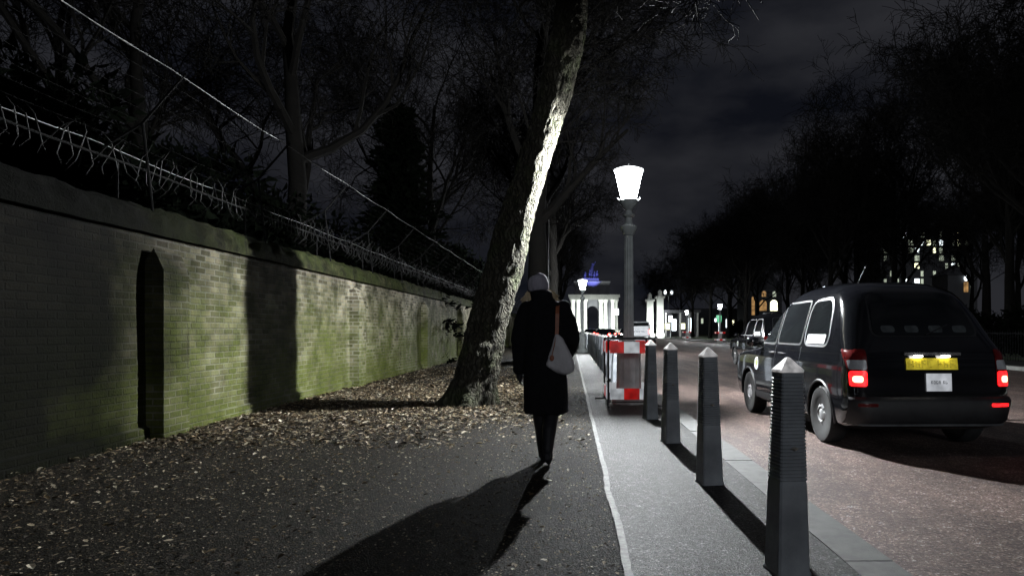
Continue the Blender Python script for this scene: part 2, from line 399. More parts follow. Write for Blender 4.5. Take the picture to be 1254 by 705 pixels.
# ------------------------------------------------------------------ brick wall
WX = -4.63
W0, W1 = -8., 130.
wall = thing('brick_wall', 'long mossy stock-brick garden wall with rounded coping along the left of the path', 'wall', (WX, 0, 0))
mb = MB(); rings = []
ny = 500
for prof in [None]:
    v = []; f = []
    zs = [-.2] + [i * .1 for i in range(1, 23)] + [2.25]
    for j in range(ny + 1):
        y = W0 + (W1 - W0) * j / ny
        for z in zs:
            v.append((.014 * noise.fractal(Vector((0, y * .7, z * .9)), 1, 2, 3), y, z))
    nz = len(zs)
    for j in range(ny):
        for i in range(nz - 1):
            a = j * nz + i; f.append((a, a + nz, a + nz + 1, a + 1))
    mb.raw(v, f)
mb.box(-.36, -.03, W0, W1, -.2, 2.25)
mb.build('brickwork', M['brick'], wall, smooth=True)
mb = MB(); v = []; f = []
prof = [(-.02, 2.245), (.075, 2.25), (.078, 2.335), (.045, 2.40), (.035, 2.47), (-.03, 2.535), (-.12, 2.585), (-.22, 2.60), (-.34, 2.57), (-.42, 2.48), (-.43, 2.25)]
ny = 1300
for j in range(ny + 1):
    y = W0 + (W1 - W0) * (j / ny) ** 1.5
    for i, (px, pz) in enumerate(prof):
        q = Vector((px * 6, y * 4.2, pz * 6)); a = 0 if i == 0 else (.02 if i in (1, 2) else .06)
        v.append((px + a * noise.fractal(q, 1, 2, 4), y, pz + (a * .8 * noise.fractal(q + Vector((9, 4, 1)), 1, 2, 4) if i > 1 else .006 * noise.noise(q))))
npf = len(prof)
for j in range(ny):
    for i in range(npf - 1):
        a = j * npf + i; f.append((a, a + npf, a + npf + 1, a + 1))
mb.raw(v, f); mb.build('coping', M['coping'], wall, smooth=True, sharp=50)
mb = MB(); v = []; f = []
for j in range(601):
    y = W0 + (W1 - W0) * j / 600
    e = .012 * noise.fractal(Vector((y * 2, 1, 1)), 1, 2, 3)
    v += [(.055 + e, y, -.2), (.05 + e, y, .13 + e * .6), (.008, y, .16 + e * .6)]
    if j:
        a = 3 * j - 3; f += [(a, a + 3, a + 4, a + 1), (a + 1, a + 4, a + 5, a + 2)]
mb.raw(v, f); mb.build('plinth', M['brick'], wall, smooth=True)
by = 7.43 - 6.85
while by < 100:
    mb = MB(); d = .20; w = .50
    o = [(-.02, -.2), (d, -.2), (d, 1.86), (d * .45, 2.09), (-.02, 1.93)]
    n = len(o); v = [(x, by, z) for x, z in o] + [(x, by + w, z) for x, z in o]
    f = [tuple(range(n)), tuple(range(2 * n - 1, n - 1, -1))] + [(i, i + n, (i + 1) % n + n, (i + 1) % n) for i in range(n)]
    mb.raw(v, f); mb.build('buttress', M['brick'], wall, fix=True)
    by += 6.85

# security spikes on the coping and the raked wire fence
sp = thing('security_spikes', 'spiked steel bar with bristling prongs running along the top of the brick wall', 'security spikes', (WX, 0, 0))
mb = MB(); pts = []; y = 3.
while y < 70:
    pts.append((-.02 + .02 * noise.noise(Vector((y, 1, 1))), y, 2.93 + .03 * noise.noise(Vector((y * .6, 4, 2))))); y += .5
mb.tube(pts, .013, 6); mb.build('bar', M['rust'], sp)
rest = MB(); cnt = 0; y = 4.6
while y < 60:
    g = rnd.uniform(-.35, .35)
    a1 = rnd.gauss(0, .35); l1 = rnd.uniform(.2, .3); l2 = rnd.uniform(.22, .32)
    c = Vector((-.02, y, 2.93))
    up = Vector((math.sin(a1), g * .5, math.cos(a1)))
    side = Vector((.25 * rnd.choice((-1, 1)), rnd.uniform(-.1, .1), 0))
    one = MB() if cnt < 100 else rest
    one.tube([c - up * l2 * .75 + side * .35, c - up * l2 * .4, c, c + up * l1 * .6, c + up * l1 + side * .3], [.003, .0065, .008, .0065, .002], 4)
    if cnt < 100: one.build('spike', M['spike'], sp)
    cnt += 1; y += .125 if y < 17 else .16
tag(rest.build('spikes', M['spike'], sp), kind='stuff')
mb = MB(); y = 1.5
while y < 60:
    mb.tube([(-.02, y, 2.55), (-.02, y, 2.93)], .014, 5); y += 2.75
mb.build('support_posts', M['rust'], sp)
wf = thing('wire_fence', 'raked fence of taut wires on Y-shaped brackets above the brick wall', 'wire fence', (WX, 0, 0))
A = Vector((-.44, 0, 3.22)); B = Vector((.41, 0, 3.96)); J = Vector((-.03, 0, 3.46))
for i in range(9):
    t_ = i / 8; c = A.lerp(B, t_); mb = MB(); pts = []; y = -6.
    while y < 60:
        sag = -.035 * math.sin(math.pi * (((y - 7.43) / 2.75) % 1))
        pts.append((c.x + .012 * noise.noise(Vector((y, i, 0))), y, c.z + sag + .012 * noise.noise(Vector((y * 1.3, i * 3, 4))))); y += .55
    mb.tube(pts, .0065 if i in (0, 8) else .0022, 5); mb.build('wire', M['wire'] if i in (0, 8) else M['dullwire'], wf)
y = 7.43 - 2.75 * 2
while y < 60:
    mb = MB()
    mb.tube([(.08, y, 2.5), J + Vector((0, y, 0))], .015, 6)
    mb.tube([A + Vector((-.03, y, -.03)), J + Vector((0, y, -.01)), B + Vector((.03, y, .03))], .015, 6)
    mb.build('bracket', M['rust'], wf); y += 2.75

# ------------------------------------------------------------------ bollards
def bollard_proto():
    r = thing('bollard', '', 'bollard', (0, 0, 0), 0, 'ribbed bollards along the kerb')
    prof = [(.232, -.05), (.228, .45), (.214, .452)]
    nr = 29; W = lambda z: .168 - .052 * z / .97
    prof = [(.177, -.05), (.177, .012), (W(0.03), .022), (W(.44), .44)]
    dz = (.965 - .46) / nr
    for i in range(nr):
        z = .46 + i * dz
        prof += [(W(z) - .007, z), (W(z) + .004, z + dz * .35), (W(z) + .004, z + dz * .6), (W(z + dz) - .007, z + dz * .95)]
    prof += [(W(.97), .972), (W(.97), .99)]
    MB().sq(prof, ch=.12).build('post', M['iron'], r, fix=True)
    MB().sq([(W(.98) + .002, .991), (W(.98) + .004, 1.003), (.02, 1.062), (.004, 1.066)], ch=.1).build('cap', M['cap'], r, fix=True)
    q = MB(); yq = -(W(.62) / 2 + .006)
    q.raw([(-.022, yq, .62), (0, yq, .608), (.022, yq, .62), (0, yq, .632), (0, yq - .006, .62)], [(0, 1, 4), (1, 2, 4), (2, 3, 4), (3, 0, 4)])
    q.build('lozenge', M['plaque'], r)
    return r
bp = bollard_proto()
BL = ['tall black ribbed bollard nearest the camera, in front of the taxi wheel', 'black ribbed bollard second from the camera, against open road',
      'slim black ribbed bollard standing just clear of the right side of the barrier', 'black ribbed bollard overlapping the right end of the red and white barrier']
ordw = ['first', 'second', 'third', 'fourth', 'fifth', 'sixth', 'seventh', 'eighth']
first = True; j = 0
for i in range(48):
    Y = 3.40 + 1.96 * i
    if 10.6 < Y < 12.2: continue
    b = bp if first else copy_tree(bp); first = False
    b.location = (1.08 - (.09 if Y > 15 else 0) + rnd.uniform(-.01, .01), Y + (0 if i < 4 else rnd.uniform(-.05, .05)), 0)
    b.rotation_euler = (R(rnd.uniform(-.7, .7)), R(rnd.uniform(-.7, .7)), R(13 + rnd.uniform(-3, 3)))
    if i < 4: b['label'] = BL[i]
    elif j < 8:
        b['label'] = '%s dark bollard of the line beyond the barrier, counting away from the camera' % ordw[j]; j += 1
    else: b['label'] = 'distant dark bollard in the line receding along the kerb toward the arch'

# ------------------------------------------------------------------ lamps
LL = (.95, 11.2)
def lamp_proto():
    r = thing('street_lamp', '', 'street lamp', (0, 0, 0), 0, 'lit street lamps')
    MB().lathe([(.27, -.1), (.27, .12), (.25, .16), (.215, .2), (.2, .26), (.19, .8), (.2, .84), (.21, .88), (.17, .95), (.1, 1.03)], 28, flute=.06).build('pedestal', M['grey_iron'], r, smooth=True, sharp=25)
    MB().lathe([(.088, 1.03), (.084, 1.15), (.08, 1.2), (.068, 2.55), (.064, 2.75)], 24, flute=.12).build('column', M['grey_iron'], r)
    MB().lathe([(.075, 2.75), (.10, 2.79), (.135, 2.86), (.14, 2.895), (.09, 2.92), (.06, 2.96), (.055, 3.04), (.10, 3.07), (.105, 3.085), (.06, 3.11), (.05, 3.16)], 24).build('collar', M['grey_iron'], r, smooth=True)
    MB().lathe([(.05, 3.16), (.09, 3.2), (.14, 3.27), (.15, 3.33), (.125, 3.345)], 20).build('lantern_cradle', M['grey_iron'], r, smooth=True)
    MB().lathe([(.122, 3.346), (.135, 3.39), (.228, 3.80), (.226, 3.806)], 24).build('lantern_glass', M['lantern'], r, smooth=True)
    MB().ell((0, 0, 3.57), (.05, .05, .06), 12, 8).build('mantle', M['mantle'], r, smooth=True)
    MB().lathe([(.245, 3.807), (.243, 3.822), (.17, 3.85), (.05, 3.865)], 24).build('lantern_top', M['lantern_top'], r, smooth=True)
    MB().lathe([(.03, 3.866), (.035, 3.88), (.012, 3.90), (.004, 3.93)], 10).build('finial', M['grey_iron'], r, smooth=True)
    for a in (0, math.pi):
        MB().tube([(.13 * math.cos(a), .13 * math.sin(a), 3.31), (.19 * math.cos(a), .19 * math.sin(a), 3.36)], .008, 5).build('bracket', M['grey_iron'], r)
    return r
lp = lamp_proto()
lamps = [(LL, 'tall grey lamp post with glowing tapered lantern rising from the red and white barrier'),
         ((.62, 36.), 'lit lantern on a post just right of the walking woman, in front of the arch'),
         ((15.3, 70.), 'lit lantern across the road with a red and white barrier at its foot'),
         ((15.8, 93.), 'small lit lantern across the road beside the white posts'),
         ((15.5, 120.), 'farthest small lit lantern across the road near the pale piers')]
for i, (p, lb) in enumerate(lamps):
    o = lp if i == 0 else copy_tree(lp)
    o.location = (p[0], p[1], 0); o['label'] = lb
    if i:
        for ch in o.children:
            if ch.name.startswith('mantle'): ch.material_slots[0].link = 'OBJECT'; ch.material_slots[0].material = M['mantle_mid' if i == 1 else 'mantle_far']

# ------------------------------------------------------------------ barrier round the lamp
def barrier(label, x0, x1, y0, y1, yaw=0, H=1.07):
    r = thing('safety_barrier', label, 'barrier', ((x0 + x1) / 2, (y0 + y1) / 2, 0), yaw, 'red and white barriers')
    hx = (x1 - x0) / 2; hy = (y1 - y0) / 2
    cs = [(-hx, -hy), (hx, -hy), (hx, hy), (-hx, hy)]
    for i in range(4):
        (ax, ay), (bx, by_) = cs[i], cs[(i + 1) % 4]
        mb = MB()
        mb.tube([(ax, ay, .04), (ax, ay, H - .05), (ax + (bx - ax) * .06, ay + (by_ - ay) * .06, H), (bx - (bx - ax) * .06, by_ - (by_ - ay) * .06, H), (bx, by_, H - .05), (bx, by_, .04)], .016, 8)
        mb.tube([(ax, ay, .09), (bx, by_, .09)], .011, 6)
        dx, dy = (by_ - ay), -(bx - ax); l = math.hypot(dx, dy); dx /= l; dy /= l
        mb.tube([(ax + dx * .16, ay + dy * .16, .03), (ax - dx * .16, ay - dy * .16, .03)], .014, 6)
        mb.build('frame', M['barmetal'], r, smooth=True)
        for z0, z1, ph in ((.845, 1.02, 0), (.13, .30, 1)):
            for k_ in range(3):
                t0, t1 = k_ / 3 + .004 + (.03 if k_ == 0 else 0), (k_ + 1) / 3 - (.03 if k_ == 2 else 0)
                P = lambda t, o: (ax + (bx - ax) * t + dx * o, ay + (by_ - ay) * t + dy * o)
                a, b, c, d = P(t0, .022), P(t1, .022), P(t1, .010), P(t0, .010)
                q = MB(); q.raw([(*p, z) for z in (z0, z1) for p in (a, b, c, d)], [(3, 2, 1, 0), (4, 5, 6, 7), (0, 1, 5, 4), (1, 2, 6, 5), (2, 3, 7, 6), (3, 0, 4, 7)])
                q.build('board', M['red'] if (k_ + ph) % 2 == 0 else M['white_glow'], r, fix=True)
    return r
barrier('red and white work barrier enclosing the foot of the tall lamp post', .58, 1.30, 10.55, 11.75)
barrier('small red and white barrier round a lamp foot across the road', 14.85, 15.75, 69.5, 70.5, H=1.3)
barrier('tiny red and white barrier across the road beside the white posts', 15.3, 16.3, 92.5, 93.5, H=1.3)

# ------------------------------------------------------------------ trees
def tree_paths(rng, trunk, cfg, up=.10, start=0.35):
    """trunk: list of (Vector, r).  returns list of levels of polylines"""
    levels = [[] for _ in range(len(cfg) + 1)]
    levels[0].append(trunk)
    def grow(p, d, L, r, lv):
        ns, kids, wig, ang, lf = cfg[lv - 1]
        pts = [(p.copy(), r)]
        for i in range(ns):
            d = (d + Vector((rng.gauss(0, wig), rng.gauss(0, wig), rng.gauss(0, wig) + up * (1 if lv < 4 else -.6)))).normalized()
            p = p + d * (L / ns)
            pts.append((p.copy(), max(r * (1 - .72 * (i + 1) / ns), .004)))
        levels[lv].append(pts)
        if lv < len(cfg): spawn(pts, L, lv, kids)
    def spawn(pts, L, lv, kids, s=.25):
        for k_ in range(kids):
            t = s + (1 - s) * (k_ + rng.random()) / kids
            i = min(int(t * (len(pts) - 1)), len(pts) - 2); u = t * (len(pts) - 1) - i
            p = pts[i][0].lerp(pts[i + 1][0], u); r = pts[i][1] * (1 - u) + pts[i + 1][1] * u
            d = (pts[i + 1][0] - pts[i][0]).normalized()
            ax = Matrix.Rotation(rng.uniform(0, 6.28), 3, d) @ d.orthogonal().normalized()
            ang = cfg[lv][3] * rng.uniform(.7, 1.25)
            nd = (d * math.cos(ang) + ax * math.sin(ang)).normalized()
            grow(p, nd, L * cfg[lv][4] * rng.uniform(.7, 1.2), r * .62, lv + 1)
    L0 = sum((trunk[i + 1][0] - trunk[i][0]).length for i in range(len(trunk) - 1))
    spawn(trunk, L0, 0, cfg[0][1] if False else KIDS0[0], start)
    return levels
KIDS0 = [9]
def mesh_tree(levels, name, root, thick=1., split=1, tr_mat=None, minr=.006, trunk=True):
    a = MB(); b = MB()
    for lv, ls in enumerate(levels):
        for pts in ls:
            tgt = a if lv < split else b
            if lv == 0 and not trunk: continue
            tgt.tube([p for p, r in pts], [max(r * thick, minr) for p, r in pts], 10 if lv == 0 else 6 if lv == 1 else 4 if lv == 2 else 3, cap=lv < 2)
    if trunk: a.build('trunk', tr_mat or M['twig'], root, smooth=True)
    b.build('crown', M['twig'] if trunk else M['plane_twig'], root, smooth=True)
def bare_tree(seed, H, r0, label, loc, kids0=9, group='bare trees across the road', minr=.009, lean=(0, 0), start=.33, depth=5, k=(6, 6, 5, 5)):
    rng = random.Random(seed)
    n = 9; tr = []
    for i in range(n + 1):
        t = i / n
        tr.append((Vector((lean[0] * t + rng.gauss(0, .12) * t, lean[1] * t + rng.gauss(0, .12) * t, -.15 + H * .8 * t)), r0 * (1.25 if i == 0 else 1) * (1 - .8 * t) + .02))
    cfg = [(6, 0, .14, .85, .52), (5, k[0], .18, .75, .55), (4, k[1], .22, .8, .55), (3, k[2], .25, .8, .55), (2, k[3], .3, .8, .6)][:depth]
    KIDS0[0] = kids0
    cfg2 = [(c[0], cfg[i + 1][1] if i + 1 < len(cfg) else 0, c[2], c[3], c[4]) for i, c in enumerate(cfg)]
    lv = tree_paths(rng, tr, cfg2, start=start)
    r = thing('bare_tree', label, 'tree', loc, 0, group)
    mesh_tree(lv, 'bare_tree', r, minr=minr)
    return r

# the leaning plane tree beside the woman
pt = thing('plane_tree', 'big leaning plane tree with pale flaking bark lit on one side, left of the woman', 'tree', (0, 10.95, 0))
axis = [(-1.72, 0, -.12, .60), (-1.68, 0, .0, .50), (-1.60, 0, .22, .42), (-1.51, 0, .51, .375), (-1.42, 0, .9, .355), (-1.33, .01, 1.315, .345), (-1.20, .03, 1.75, .345), (-1.07, .05, 2.13, .345), (-.96, .06, 2.67, .33), (-.78, .08, 3.3, .30), (-.60, .12, 3.9, .285), (-.42, .16, 4.5, .285), (-.24, .22, 5.14, .30), (-.10, .3, 5.8, .32), (-.02, .38, 6.37, .30), (.06, .5, 7.2, .25), (.1, .7, 8.3, .2), (.1, .8, 9.6, .15), (.15, .9, 11, .09)]
ax = np.array(axis); ti = np.linspace(0, len(axis) - 1, 230)
A4 = [np.interp(ti, range(len(axis)), ax[:, i]) for i in range(4)]
for q in A4[:]:
    q[1:-1] = (q[:-2] + q[1:-1] * 2 + q[2:]) / 4
mb = MB(); rings = []; NR = 72
for i in range(len(ti)):
    ring = []
    for k_ in range(NR):
        th = 2 * math.pi * k_ / NR; z = A4[2][i]
        r = A4[3][i]
        base = max(0, 1 - max(z, 0) / .55)
        r *= 1 + base * .24 * math.cos(5 * th + .6) * base + .05 * math.cos(3 * th + z)
        q = Vector((math.cos(th) * r * 1.6, math.sin(th) * r * 1.6, z * 1.0))
        pl = noise.fractal(q * 5.5, 1, 2, 3); ridge = abs(noise.noise(Vector((q.x * 6, q.y * 6, q.z * 2.6))))
        lump = noise.noise(q * 1.7)
        step = math.floor((pl + 1) * 5) / 5 - 1
        r = r * .93 + .012 * pl + .014 * step - .022 * max(0, .16 - ridge) / .16 + .016 * lump
        ring.append((A4[0][i] + r * math.cos(th), A4[1][i] + r * math.sin(th), z))
    rings.append(ring)
mb.rings(rings); mb.build('trunk', M['bark'], pt, smooth=True, sharp=60)
rng = random.Random(11)
cfg = [(7, 6, .13, 1.15, .72), (6, 7, .24, .85, .5), (5, 6, .32, .9, .5), (4, 5, .36, .9, .55), (3, 0, .4, .8, .6)]
cfgx = cfg
KIDS0[0] = 15
tr = [(Vector((a[0], a[1], a[2])), a[3]) for a in axis[13:]]
lv = tree_paths(rng, tr, cfgx, up=-.03, start=.36)
# a second fork to the left and long drooping twigs to the right
mesh_tree(lv, 'plane_tree', pt, trunk=False, minr=.0045)

# street trees behind it
specs = [(21, (-.98, 20.2), 13, .36, 'dark straight tree trunk right behind the leaning plane tree'), (22, (-1.2, 29), 14, .36, 'second tree of the row behind the leaning plane tree'),
         (23, (-1.0, 40), 14, .36, 'third tree of the row on the path, seen left of the arch'), (24, (-1.1, 54), 14, .36, 'farthest tree of the row on the path'), (25, (-1.1, 72), 14, .34, 'faint last tree at the end of the path')]
protoS = None
for i, (sd, p, H, r0, lb) in enumerate(specs):
    if i < 2: t_ = bare_tree(sd, H, r0, lb, (p[0], p[1], 0), 10, 'row of trees on the path', minr=.007, start=.36); protos = protoS = t_ if i == 0 else protoS
    else:
        t_ = copy_tree(protoS); t_.location = (p[0], p[1], 0); t_.rotation_euler = (0, 0, i * 1.9); t_['label'] = lb
# trees behind the wall
bare_tree(31, 15, .34, 'large bare tree with forked limbs standing behind the wall', (-7.4, 18.3, 0), 9, 'bare trees behind the wall', minr=.009, start=.3)
t31 = bare_tree(32, 14, .26, 'thin bare tree behind the wall, left of the forked one', (-10.5, 16.5, 0), 9, 'bare trees behind the wall', minr=.008, start=.3)
for p, rz, lb in (((-6.2, 30), 1., 'bare tree behind the wall, between the evergreen and the leaning trunk'), ((-15, 20), 2.4, 'bare tree far left behind the wire fence'), ((-9, 40), 3.9, 'distant bare tree behind the dark evergreen')):
    c = copy_tree(t31); c.location = (*p, 0); c.rotation_euler = (0, 0, rz); c['label'] = lb

# trees across the road
PR = [bare_tree(41 + i, 17, .33, '', (0, 0, 0), 11, minr=.014, start=.34) for i in range(3)]
rowsR = [(18.6, 27), (22.5, 35), (19, 50), (21, 62), (19, 74), (21.5, 84), (19.4, 95), (22.2, 96), (20, 112), (21, 130), (19, 150),
         (27, 33), (28, 46), (27.5, 58), (29, 72), (28, 88), (29, 106), (30, 128), (36, 42), (38, 58), (37, 76), (40, 95), (42, 120), (50, 70), (54, 92)]
RL = {0: 'bare tree across the road, nearest at the right edge', 1: 'second bare tree across the road from the right edge', 6: 'bare tree whose pale trunk stands right beside the distant lit lantern',
      7: 'bare tree with straight trunk, first right of the distant lit lantern'}
depthw = ['in the front row', 'in the middle row', 'in the back row', 'deep in the park']
for i, (x, y) in enumerate(rowsR):
    t_ = PR[i] if i < 3 else copy_tree(PR[i % 3])
    t_.location = (x, y, 0); t_.rotation_euler = (0, 0, i * 2.39); s = rnd.uniform(.82, 1.0) * (.9 if x < 23 else 1.05); t_.scale = (s, s, s)
    t_['label'] = RL.get(i) or 'dark bare tree %s across the road, one of the merged winter crowns' % (depthw[0] if x < 23 else depthw[1] if x < 32 else depthw[2] if x < 45 else depthw[3])

# evergreens
def leaf_cloud(name, label, loc, shape, n, size, cat='tree', group=None, trunk_h=2., seed=1):
    rng = random.Random(seed); r = thing(name, label, cat, loc, 0, group)
    MB().tube([(0, 0, -.2), (0, 0, trunk_h)], [.2, .1], 8).build('trunk', M['twig'], r)
    mb = MB()
    for i in range(n):
        p, nrm = shape(rng)
        s = size * rng.uniform(.6, 1.4)
        u = Vector((rng.gauss(0, 1), rng.gauss(0, 1), rng.gauss(0, .6))).normalized(); w = u.cross(Vector((rng.gauss(0, 1), rng.gauss(0, 1), rng.gauss(0, 1)))).normalized()
        u = (u + nrm * 1.2).normalized()
        mb.raw([p - w * s * .35, p + u * s * .5 - w * s * .15, p + u * s * 1.2, p + u * s * .5 + w * s * .3, p + w * s * .35], [(0, 1, 2, 3, 4)])
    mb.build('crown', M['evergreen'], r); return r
def conifer(H, Rb):
    def f(rng):
        lev = rng.random() ** .8; nl = 26
        L = int(lev * nl); z0 = .6 + (H - .6) * L / nl
        rr = Rb * (1 - L / nl) ** .75 + .12
        br = int(rng.random() * 11); a = br * 6.283 / 11 + L * 1.3
        d = rng.random() ** .6 * rr * (.75 + .35 * math.sin(br * 7.1 + L * 3.3))
        p = Vector((math.cos(a) * d, math.sin(a) * d, z0 - d * .28 + rng.gauss(0, .07))) + Vector((rng.gauss(0, .12), rng.gauss(0, .12), 0))
        return p, Vector((math.cos(a), math.sin(a), .1))
    return f
def bushy(rx, ry, rz_, zc, seed):
    cl = random.Random(seed); C = []
    for _ in range(46):
        v = Vector((cl.gauss(0, 1), cl.gauss(0, 1), cl.gauss(0, 1))).normalized() * cl.random() ** .4
        C.append(Vector((v.x * rx, v.y * ry, zc + v.z * rz_)))
    def f(rng):
        c = rng.choice(C); v = Vector((rng.gauss(0, 1), rng.gauss(0, 1), rng.gauss(0, 1))).normalized()
        return c + v * rng.random() ** .5 * rx * .33, v
    return f
leaf_cloud('evergreen_tree', 'dense dark evergreen tree with pointed top behind the wall', (-6.4, 25.5, 0), conifer(9.7, 2.5), 14000, .2, group='evergreens behind the wall', trunk_h=9)
e1 = leaf_cloud('evergreen_tree', 'broad dark evergreen bush filling the space behind the wire fence', (-9.4, 11.5, 0), bushy(2.4, 2.6, 2.4, 3.2, 3), 11000, .2, group='evergreens behind the wall', seed=3)
for p, s, rz, lb in (((-9.2, 17, 0), 1.0, 1, 'dark evergreen bush behind the wall below the forked bare tree'), ((-8.5, 22.5, 0), .9, 2, 'dark evergreen bush left of the pointed evergreen'),
                     ((-6.9, 31, 0), .95, 3, 'dark evergreen bush right of the pointed evergreen, behind the wall'), ((-7, 38, 0), 1.0, 4, 'farther dark evergreen bush behind the leaning trunk'), ((-9.5, 7, 0), 1., 5, 'dark evergreen bush behind the wall at the left edge')):
    c = copy_tree(e1); c.location = p; c.scale = (s, s, s); c.rotation_euler = (0, 0, rz); c['label'] = lb
# low dark shrubs and park railing across the road
hs = leaf_cloud('shrub', 'low dark shrub across the road, nearest the right edge', (21.6, 30, 0), bushy(2.2, 2.6, 1.0, 1.1, 8), 5000, .22, 'shrub', 'shrubs across the road', .8, 8)
for i, (x, y) in enumerate([(23, 36), (22.5, 43), (24, 52), (25, 64), (26, 80), (30, 55), (34, 74), (26, 100), (30, 118), (40, 100)]):
    c = copy_tree(hs); c.location = (x, y, 0); c.rotation_euler = (0, 0, i); c.scale = (1.1, 1.1, .9 + .2 * (i % 3)); c['label'] = 'low dark shrub under the park trees across the road'
rl = thing('park_railing', 'dark iron park railing along the far pavement behind the taxi', 'railing', (17.2, 0, 0))
mb = MB(); y = 16.
while y < 62:
    mb.tube([(0, y, 0), (0, y, 1.15), (0, y, 1.22)], [.011, .011, .002], 4); y += .16
mb.build('uprights', M['coat'], rl)
for z in (.14, 1.05):
    MB().box(-.02, .02, 16, 62, z, z + .03).build('rail', M['coat'], rl)

# ------------------------------------------------------------------ cars
def catmull(tab, n):
    T = np.array(tab, float); out = []
    for u in np.linspace(0, len(T) - 1, n):
        i = min(int(u), len(T) - 2); t = u - i
        p1, p2 = T[i], T[i + 1]; p0 = T[max(i - 1, 0)]; p3 = T[min(i + 2, len(T) - 1)]
        m1 = (p2 - p0) * .4; m2 = (p3 - p1) * .4
        out.append((2 * t**3 - 3 * t**2 + 1) * p1 + (t**3 - 2 * t**2 + t) * m1 + (-2 * t**3 + 3 * t**2) * p2 + (t**3 - t**2) * m2)
    return np.array(out)
def round_poly(pts, r, n=5):
    out = []; m = len(pts)
    for i in range(m):
        p = Vector(pts[i]); a = Vector(pts[i - 1]) - p; b = Vector(pts[(i + 1) % m]) - p
        rr = min(r, a.length * .45, b.length * .45); a = p + a.normalized() * rr; b = p + b.normalized() * rr
        for k_ in range(n + 1):
            t = k_ / n; out.append(a * (1 - t)**2 + p * 2 * t * (1 - t) + b * t * t)
    return out
class Shape:
    def __init__(s, tab): s.S = catmull(tab, 90); s.S[:, 0] = np.maximum.accumulate(s.S[:, 0])
    def at(s, z): return [float(np.interp(z, s.S[:, 0], s.S[:, i])) for i in range(1, 5)]
    def side(s, y, z):
        Rr, F, W, r = s.at(z)
        if y < Rr + r: d = Rr + r - y
        elif y > F - r: d = y - (F - r)
        else: return W
        return W - r + math.sqrt(max(r * r - min(d, r)**2, 0))
    def rear(s, x, z):
        Rr, F, W, r = s.at(z); d = max(abs(x) - (W - r), 0)
        return Rr + r - math.sqrt(max(r * r - min(d, r)**2, 0))
    def front(s, x, z):
        Rr, F, W, r = s.at(z); d = max(abs(x) - (W - r), 0)
        return F - r + math.sqrt(max(r * r - min(d, r)**2, 0))
    def body(s):
        rings = []
        for z, Rr, F, W, r in s.S:
            r = max(min(r, W * .98, (F - Rr) * .49), .01); ring = []
            for cx, cy, a0 in ((W - r, F - r, 0), (-W + r, F - r, 90), (-W + r, Rr + r, 180), (W - r, Rr + r, 270)):
                for k_ in range(13):
                    a = R(a0 + 90 * k_ / 12); ring.append((cx + r * math.cos(a), cy + r * math.sin(a), z))
            # extra points along the straight sides
            full = []
            for i in range(len(ring)):
                a = ring[i]; b = ring[(i + 1) % len(ring)]; full.append(a)
                if (i + 1) % 13 == 0:
                    for q in range(1, 10): t = q / 10; full.append(tuple(a[j] + (b[j] - a[j]) * t for j in range(3)))
            rings.append(full)
        mb = MB(); mb.rings(rings); return mb
    def patch(s, kind, pts, off=.004, rad=.05, sgn=-1, ringn=5, thick=0):
        o = round_poly(pts, rad); c = sum(o, Vector((0, 0))) / len(o); mb = MB(); v = []; f = []; n = len(o)
        def P(p):
            if kind == 'side': return (sgn * (s.side(p[0], p[1]) + off), p[0], p[1])
            if kind == 'rear': return (p[0], s.rear(p[0], p[1]) - off, p[1])
            return (p[0], s.front(p[0], p[1]) + off, p[1])
        dense = []
        for i in range(n):
            dense.append(o[i])
            L = (o[(i + 1) % n] - o[i]).length
            for q in range(1, int(L / .06) + 1): dense.append(o[i].lerp(o[(i + 1) % n], q / (int(L / .06) + 1)))
        o = dense; n = len(o)
        for j in range(ringn):
            t = j / ringn; v += [P(p.lerp(c, t)) for p in o]
        v.append(P(c))
        for j in range(ringn - 1):
            for i in range(n): f.append((j * n + i, j * n + (i + 1) % n, (j + 1) * n + (i + 1) % n, (j + 1) * n + i))
        for i in range(n): f.append(((ringn - 1) * n + i, (ringn - 1) * n + (i + 1) % n, ringn * n))
        mb.raw(v, f); return mb
def rect(a0, a1, b0, b1): return [(a0, b0), (a1, b0), (a1, b1), (a0, b1)]
def inset(pts, d):
    c = Vector((sum(p[0] for p in pts) / len(pts), sum(p[1] for p in pts) / len(pts)))
    return [tuple(Vector(p) + (Vector(p) - c).normalized() * d * 1.3) for p in pts]
def arches(mb, name, m, root, wb, wr, hw, wz=.33):
    me0 = mb.mesh(name)
    bm = bmesh.new(); bm.from_mesh(me0); bmesh.ops.recalc_face_normals(bm, faces=bm.faces); bm.to_mesh(me0); bm.free()
    o = bpy.data.objects.new('tmp_body', me0); col.objects.link(o); cut = []
    for yy in wb:
        for sx in (-1, 1):
            c = MB(); n = 28
            c.rings([[(x, yy + wr * math.cos(2 * math.pi * k_ / n), wz + wr * math.sin(2 * math.pi * k_ / n)) for k_ in range(n)] for x in ((-hw - .3, -hw + .34) if sx < 0 else (hw - .34, hw + .3))])
            cm = c.mesh('cut'); b2 = bmesh.new(); b2.from_mesh(cm); bmesh.ops.recalc_face_normals(b2, faces=b2.faces); b2.to_mesh(cm); b2.free()
            co_ = bpy.data.objects.new('tmp_cut', cm); col.objects.link(co_); cut.append(co_)
            md = o.modifiers.new('b', 'BOOLEAN'); md.operation = 'DIFFERENCE'; md.object = co_; md.solver = 'EXACT'
    dg = bpy.context.evaluated_depsgraph_get(); dg.update()
    me = bpy.data.meshes.new_from_object(o.evaluated_get(dg)); me.name = name
    for c in cut + [o]: bpy.data.objects.remove(c)
    me.polygons.foreach_set('use_smooth', [True] * len(me.polygons)); me.set_sharp_from_angle(angle=R(32))
    return link(name, me, m, root)
